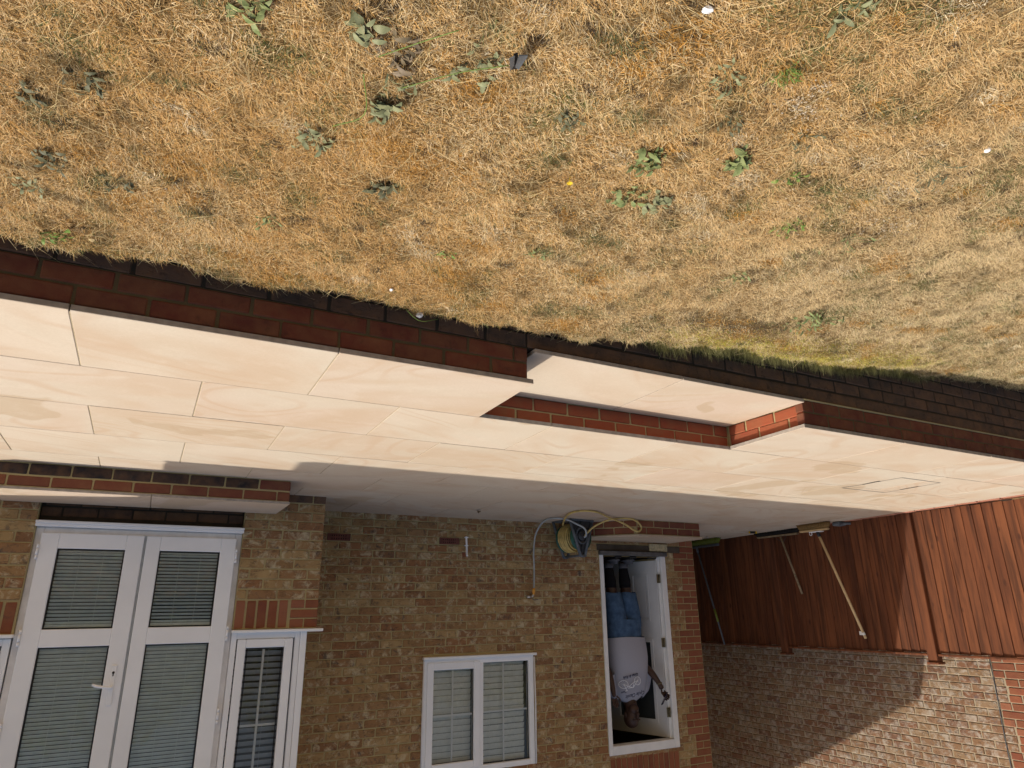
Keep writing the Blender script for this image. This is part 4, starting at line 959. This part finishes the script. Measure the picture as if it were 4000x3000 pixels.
for s_, pts in ((-1, [(-3.48, Y, 1.90), (-3.545, Y-.005, 1.84), (-3.575, Y-.02, 1.74), (-3.575, Y-.055, 1.655)]), (1, [(-3.19, Y, 1.90), (-3.12, Y-.005, 1.84), (-3.07, Y-.02, 1.74), (-3.04, Y-.05, 1.66)])):
    sh.tube(catmull(pts, 4), [.075]*4+[.082]*4+[.080]*4+[.082], 14, False)
sh.build('t_shirt', 'shirt', pe)
jn = MB()
loft(jn, [(-3.33, Y, 1.33, .215, .15), (-3.33, Y, 1.22, .225, .155), (-3.33, Y, 1.10, .225, .15)])
for cx, cx2 in ((-3.435, -3.395), (-3.225, -3.175)): loft(jn, [(cx, Y, 1.18, .118, .135), (cx, Y, 1.08, .122, .135), ((cx+cx2)/2, Y-.005, .94, .118, .125), (cx2, Y-.01, .805, .115, .115), (cx2, Y-.01, .795, .108, .108)], 16)
jn.build('jeans', 'denim', pe)
for cx in (-3.40, -3.185):
    MB().tube([(cx, Y, .74), (cx, Y, .66), (cx, Y+.015, .56), (cx, Y+.02, .46)], [.068, .069, .058, .048], 12).build('sock', 'sock', pe)
    s2_ = MB(); bm = bmesh.new(); bmesh.ops.create_cube(bm, size=1.0, matrix=Matrix.Translation((cx, Y-.055, FZ+.045)) @ Matrix.Diagonal((.095, .28, .085, 1))); bmesh.ops.bevel(bm, geom=bm.edges[:], offset=.035, segments=3, affect='EDGES'); s2_.bm(bm, None, True)
    s2_.tube([(cx, Y+.01, FZ+.07), (cx, Y+.02, .525)], [.058, .054], 12).build('shoe', 'shoe', pe)
    MB().bbox((cx-.05, Y-.2, FZ), (cx+.05, Y+.09, FZ+.022), .01).build('sole', 'rubber', pe)
# printed bicycle and script on the chest
pf = Y-.203
def pp2(x, z):    # lie on the shirt front
    dxx = (x+3.342)/.245; return Vector((x, Y-.01-.19*math.sqrt(max(.05, 1-abs(dxx)**2.4))-.006, z))
bk = MB()
for cx, cz, r in ((-3.175, 1.778, .042), (-3.335, 1.745, .042)):
    bk.tube([pp2(cx+r*math.cos(k*.3142), cz+r*math.sin(k*.3142)) for k in range(21)], .0028, 5, False)
    for k in range(6): bk.tube([pp2(cx-r*math.cos(k*.5236), cz-r*math.sin(k*.5236)), pp2(cx+r*math.cos(k*.5236), cz+r*math.sin(k*.5236))], .0009, 4)
for a, b in (((-3.175, 1.778), (-3.225, 1.80)), ((-3.225, 1.80), (-3.285, 1.755)), ((-3.285, 1.755), (-3.275, 1.81)), ((-3.275, 1.81), (-3.215, 1.815)), ((-3.225, 1.80), (-3.275, 1.81)), ((-3.285, 1.755), (-3.335, 1.745)), ((-3.335, 1.745), (-3.275, 1.81)), ((-3.175, 1.778), (-3.205, 1.84)), ((-3.205, 1.84), (-3.185, 1.845))):
    bk.tube([pp2(*a), pp2(*b)], .0032, 5)
bk.build('print', 'inkw', pe)
def text(s, x, z, size, rot):
    cu = bpy.data.curves.new('print', 'FONT'); cu.body = s; cu.size = size; cu.align_x = 'CENTER'; cu.shear = .35; cu.offset = .0008; cu.extrude = .0006; cu.materials.append(M['ink'])
    t_ = bpy.data.objects.new('t', cu); C.objects.link(t_); dg = bpy.context.evaluated_depsgraph_get(); me = bpy.data.meshes.new_from_object(t_.evaluated_get(dg)); bpy.data.objects.remove(t_)
    o = bpy.data.objects.new('print', me); link(o, pe); p_ = pp2(x, z); o.location = (x, p_.y-.003, z); o.rotation_euler = (R_(90), rot, 0)
text('Cycle Classic', -3.29, 1.868, .05, R_(-8)); text('Tours', -3.17, 1.845, .032, R_(-8)); text('Gran & Ride', -3.25, 1.678, .042, R_(-8))
MB().tube([(-3.632+.03*math.cos(k*.4488), Y-.215+.028*math.sin(k*.4488), 1.785+.008*math.cos(k*.4488)) for k in range(15)], .006, 6, False).build('bracelet', 'brass', pe)
ph = MB(); bm = bmesh.new(); bmesh.ops.create_cube(bm, size=1.0, matrix=Matrix.Diagonal((.072, .010, .15, 1))); bmesh.ops.bevel(bm, geom=bm.edges[:], offset=.004, segments=2, affect='EDGES')
ph.bm(bm, Matrix.Translation((-3.625, Y-.298, 1.935)) @ Matrix.Rotation(R_(35), 4, 'Y') @ Matrix.Rotation(R_(-62), 4, 'Z') )
tag(ph.build('phone', 'phone'), 'dark blue mobile phone held up in the left hand of the person', 'phone')

# ------------------------------------------------------------------ hedge across the garden behind the photographer (seen only in the panes)
def hedge():
    n = 26000; c = np.stack([rng.uniform(-16, 16, n), rng.normal(-14, .5, n), rng.uniform(-1, 1, n)], 1); top = 2.6+1.6*fbm(c[:, 0], c[:, 1]*0, .35, 5)
    c[:, 2] = -.8+(c[:, 2]*.5+.5)**.8*(top+.8); a = rng.normal(0, 1, (n, 3)); a /= np.linalg.norm(a, axis=1)[:, None]; b = np.cross(a, rng.normal(0, 1, (n, 3))); b /= np.linalg.norm(b, axis=1)[:, None]
    sz = rng.uniform(.06, .15, n)[:, None]; V = np.stack([c-a*sz, c-b*sz*.5, c+a*sz, c+b*sz*.5], 1).reshape(-1, 3)
    me = fast_mesh('hedge', V, np.arange(4*n).reshape(n, 4)); me.materials.append(M['leaf'])
    tag(link(bpy.data.objects.new('hedge', me)), 'leafy green hedge across the far side of the lawn, mirrored in the panes', 'hedge')
hedge()

# ------------------------------------------------------------------ weeds and scraps on the lawn
def lz(x, y): return float(lawn_z(x, y))
def leafgeo(L, Wd, lobed):
    n_ = 7; vs = []; 
    for i in range(n_+1):
        t = i/n_; wv = Wd*(math.sin(math.pi*min(1, t*.9+.06))**.8)*(1+(.35 if lobed and i % 2 else 0)); z = .12*L*math.sin(t*math.pi)-.1*L*t*t
        vs += [(t*L, -wv, z+.15*wv), (t*L, 0, z), (t*L, wv, z+.15*wv)]
    fs = []
    for i in range(n_): k = i*3; fs += [(k, k+3, k+4, k+1), (k+1, k+4, k+5, k+2)]
    return vs, fs
def weed(x, y, r, n_, mat, label, flat=.25, lobed=True, parts=False, spread=0.0, wf=.22):
    r *= .62; n_ = int(n_*2.2); wf *= .82; spread = max(spread, .022)*1.3
    z = lz(x, y); big = thing('weed', label, 'weed', (x, y, z)) if parts else None; mb = MB()
    for i in range(n_):
        a = 2*math.pi*i/n_*1.0+random.uniform(-.4, .4); L = r*random.uniform(.45, 1.1); vs, fs = leafgeo(L, L*wf*random.uniform(.8, 1.3), lobed)
        mt = Matrix.Translation((x+random.uniform(-spread, spread), y+random.uniform(-spread, spread), z+.003+random.uniform(0, .013))) @ Matrix.Rotation(a, 4, 'Z') @ Matrix.Rotation(-random.uniform(.0, flat*2), 4, 'Y') @ Matrix.Rotation(random.uniform(-.5, .5), 4, 'X')
        vs = [mt @ Vector(v) for v in vs]
        if parts: MB().add(vs, fs, True).build('leaf', mat, big)
        else: mb.add(vs, fs, True); mb.tube([Vector((x, y, z-.004)), vs[1]+(vs[4]-vs[1])*.3], .0009, 4)
    return big if parts else tag(mb.build('weed', mat), label, 'weed')
weed(1.472, -5.419, .062, 11, 'leafgrey', 'grey green rosette weed beside the withered rosette', .15, False, True, .012, .28)
weed(1.385, -5.395, .065, 18, 'leafbrown', 'withered brown rosette weed under a long dry stalk', .2, False, True, .04, .17)
weed(1.365, -5.21, .06, 12, 'leafgrey', 'sprawling grey green weed below the withered rosette', .3, True, False, .02)
weed(1.344, -5.29, .045, 9, 'leafgrey', 'thin pale weed between the withered rosette and the sprawling one', .3, True, False, .03, .12)
weed(1.496, -5.023, .06, 11, 'leafgrey', 'pale grey weed in a lighter patch of dry grass', .15, True, False, .035)
weed(2.101, -4.67, .05, 11, 'leafdark', 'dark weed with grey leaves near the right end of the wall', .35, False, False, .03)
weed(2.165, -4.507, .045, 9, 'leafgrey', 'small grey weed closest to the right end of the wall', .3, False, False, .025)
weed(1.952, -4.621, .04, 8, 'leafdark', 'small two tuft dark weed beside the dark weed', .3, False, False, .035)
weed(2.115, -4.926, .045, 8, 'leafdark', 'shrivelled blackish weed at the right side of the lawn', .3, True, False, .03)
weed(2.009, -5.006, .05, 9, 'leafdark', 'shrivelled dark weed left of the blackish one', .3, True, False, .03)
weed(1.26, -4.895, .055, 12, 'leafdark', 'dark green weed in a brownish tuft in the middle of the lawn', .4, True, False, .02)
weed(1.705, -5.385, .06, 9, 'leaf', 'flat green weed at the near edge of the lawn', .15, False, False, .03)
weed(1.208, -5.436, .05, 9, 'leafgrey', 'faint grey green weed beside the black plastic clip', .2, True, False, .04)
weed(1.534, -4.594, .035, 8, 'leaf', 'tiny green weed halfway to the wall', .4, True, False, .03)
weed(.94, -4.605, .028, 5, 'leafbright', 'bright light green sprig of few leaves near the wall', .3, False, False, .015, .35)
weed(2.134, -4.225, .05, 8, 'leafbright', 'green jagged weed on the turf edge by the wall', .5, True, False, .03)
weed(.62, -5.336, .062, 18, 'leaf', 'large upright light green weed, rightmost of the big weeds', .5, False, True, .035, .26)
weed(.379, -5.459, .062, 17, 'leaf', 'large bushy green weed with drooping pointed leaves', .45, False, True, .025, .24)
weed(.163, -5.451, .035, 4, 'leafbright', 'single sprig of three broad bright leaves', .2, False, False, .01, .35)
weed(.549, -5.156, .05, 16, 'leaf', 'low dark green weed touching a broad leaved one', .35, True, True, .04, .25)
weed(.439, -5.178, .062, 12, 'leafgrey', 'broad leaved grey green weed pointing to the wall', .3, False, True, .03, .3)
weed(-.081, -5.24, .05, 16, 'leafbright', 'fresh green tuft weed at the left of the big weeds', .6, True, False, .04, .12)
weed(.637, -4.757, .04, 9, 'leaf', 'small green clover like weed in front of the step', .3, False, False, .03)
weed(-.235, -4.862, .042, 12, 'leaf', 'small ferny green weed left of the step', .45, True, False, .03, .14)
weed(-.99, -4.614, .065, 26, 'leaf', 'dense dark green clump weed behind the mossy mound', .6, True, False, .09, .18)
weed(.638, -5.677, .045, 9, 'leafgrey', 'thin pale weed at the near edge left of the clip', .2, True, False, .035, .14)
weed(.508, -5.739, .04, 22, 'leafbright', 'round yellow green moss tuft at the near edge', .7, False, False, .025, .08)
weed(.537, -5.932, .05, 9, 'leafgrey', 'cut off grey weed at the very front of the lawn', .3, False, False, .03)
weed(.917, -5.384, .04, 10, 'leafdark', 'dark prickly weed left of the clip', .4, True, False, .025)
weed(.51, -5.557, .035, 9, 'leafdark', 'blackened tuft weed behind the round moss tuft', .4, True, False, .02)
weed(.264, -5.593, .03, 8, 'leafdark', 'small dark weed by the grey grit', .3, True, False, .03)
weed(-.294, -5.621, .055, 12, 'leafdark', 'long dark weed at the left side of the lawn', .3, True, False, .05, .1)
weed(-.416, -5.217, .045, 10, 'leaf', 'loose green weed towards the left front', .3, True, False, .06, .14)
# scraps
def scrap(name, x, y, r, mat, label, cat, h=.008):
    bm = bmesh.new(); bmesh.ops.create_icosphere(bm, subdivisions=2, radius=1.0)
    for v in bm.verts: v.co *= random.uniform(.8, 1.2)
    tag(MB().bm(bm, Matrix.Translation((x, y, lz(x, y)+.012)) @ Matrix.Rotation(random.uniform(0, 3), 4, 'Z') @ Matrix.Diagonal((r, r*.6, h, 1)), False).build(name, mat), label, cat)
scrap('paper_scrap', .824, -5.799, .013, 'whitebit', 'oval white scrap at the near edge of the lawn', 'scrap')
scrap('paper_scrap', -.311, -5.774, .010, 'whitebit', 'small white scrap at the left front of the lawn', 'scrap')
scrap('paper_scrap', 1.027, -4.276, .012, 'whitebit', 'thin white scrap in the grass near the patio wall', 'scrap', .004)
scrap('feather', .844, -4.10, .016, 'whitebit', 'crumpled white scrap on the turf edge against the wall', 'scrap', .012)
for x, y, s_ in ((1.472, -4.305, 'pale dead leaf left of centre near the wall'), (1.258, -4.193, 'tan dead leaf lying at the turf edge'), (.81, -5.12, 'buff dead leaf near the yellow flower'), (2.02, -4.25, 'yellow dead leaf at the right end of the turf edge')):
    vs, fs = leafgeo(.022, .007, False); mt = Matrix.Translation((x, y, lz(x, y)+.02)) @ Matrix.Rotation(random.uniform(0, 6), 4, 'Z') @ Matrix.Rotation(.4, 4, 'X')
    tag(MB().add([mt @ Vector(v) for v in vs], fs, True).build('dead_leaf', 'deadleaf'), s_, 'leaf')
fl = MB(); p_ = Vector((.779, -5.177, lz(.779, -5.177)+.03))
for k in range(8): a = k*.785; fl.add([p_, p_+Vector((.008*math.cos(a-.3), .008*math.sin(a-.3), .002)), p_+Vector((.010*math.cos(a), .010*math.sin(a), .003)), p_+Vector((.008*math.cos(a+.3), .008*math.sin(a+.3), .002))], [(0, 1, 2, 3)])
fl.tube([p_, p_-Vector((.003, 0, .03))], .0008, 4); tag(fl.build('flower', 'yflower'), 'tiny yellow flower in the dry grass', 'flower')
gp = []
for x, y, sx, sy, n_ in ((.369, -5.672, .055, .03, 150), (.382, -5.739, .03, .02, 50), (-.282, -5.521, .11, .05, 170), (-.46, -5.355, .11, .045, 150), (-.1, -5.45, .5, .25, 260), (1.2, -4.5, .9, .25, 200)):
    for k in range(n_): gp.append((random.gauss(x, sx*.6), random.gauss(y, sy*.7), random.uniform(.0018, .0042)))
gb = MB()
for x, y, r in gp:
    z = lz(x, y)+.002+random.uniform(0, .009); vs = [(x+r*random.uniform(.6, 1.3)*sx_, y+r*random.uniform(.6, 1.3)*sy_, z+r*sz_*.8) for sx_, sy_, sz_ in ((1, 0, 0), (-1, 0, 0), (0, 1, 0), (0, -1, 0), (0, 0, 1), (0, 0, -1))]
    gb.add(vs, [(0, 2, 4), (2, 1, 4), (1, 3, 4), (3, 0, 4), (2, 0, 5), (1, 2, 5), (3, 1, 5), (0, 3, 5)])
tag(gb.build('grit', 'gravel'), 'pale grey grit scattered in the dry grass', 'grit', kind='stuff')
# long stalks
for pts, s_ in (([(1.30, -5.56, .06), (1.36, -5.47, .05), (1.42, -5.38, .03)], 'long green stalk lying across the withered rosette'), ([(1.46, -5.12, .03), (1.40, -5.20, .03), (1.44, -5.33, .04)], 'thin green stalk beside the sprawling weed'), ([(1.34, -5.30, .02), (1.24, -5.42, .035), (1.15, -5.50, .045)], 'green stalk running to the black plastic clip'), ([(.96, -4.10, .03), (.86, -4.12, .045), (.76, -4.10, .03)], 'pale stalk overhanging the wall by the white scrap')):
    tag(MB().tube(catmull([(x, y, lz(x, y)+h) for x, y, h in pts], 5), .0013, 5).build('stalk', 'leafbright'), s_, 'stalk')
# folded dark plastic clip standing in the grass
cl = thing('plastic_clip', 'folded dark plastic clip standing in the dry grass', 'clip', (1.128, -5.495, lz(1.128, -5.495)))
zc_ = lz(1.128, -5.495)
A_, F_, G_, B_ = Vector((1.170, -5.540, -.200)), Vector((1.163, -5.552, -.200)), Vector((1.156, -5.558, -.200)), Vector((1.138, -5.567, -.200))
D_, E_ = Vector((1.1365, -5.482, -.231)), Vector((1.121, -5.493, -.231)); S1, S2 = Vector((1.141, -5.508, -.222)), Vector((1.134, -5.50, -.228))
def plate(name, q, mat, th=.0025):
    q = [Vector(v) for v in q]; n_ = (q[1]-q[0]).cross(q[2]-q[0]).normalized()*th
    MB().add(q+[v+n_ for v in q], [(3, 2, 1, 0), (4, 5, 6, 7), (0, 1, 5, 4), (1, 2, 6, 5), (2, 3, 7, 6), (3, 0, 4, 7)]).build(name, mat, cl)
plate('flap', [A_, F_, S1, D_], 'slate'); plate('flap', [G_, B_, E_, S2], 'slate')
dn_ = Vector((0, .004, -.010)); plate('spine', [F_+dn_, G_+dn_, E_+dn_*.5, D_+dn_*.5], 'rubber')
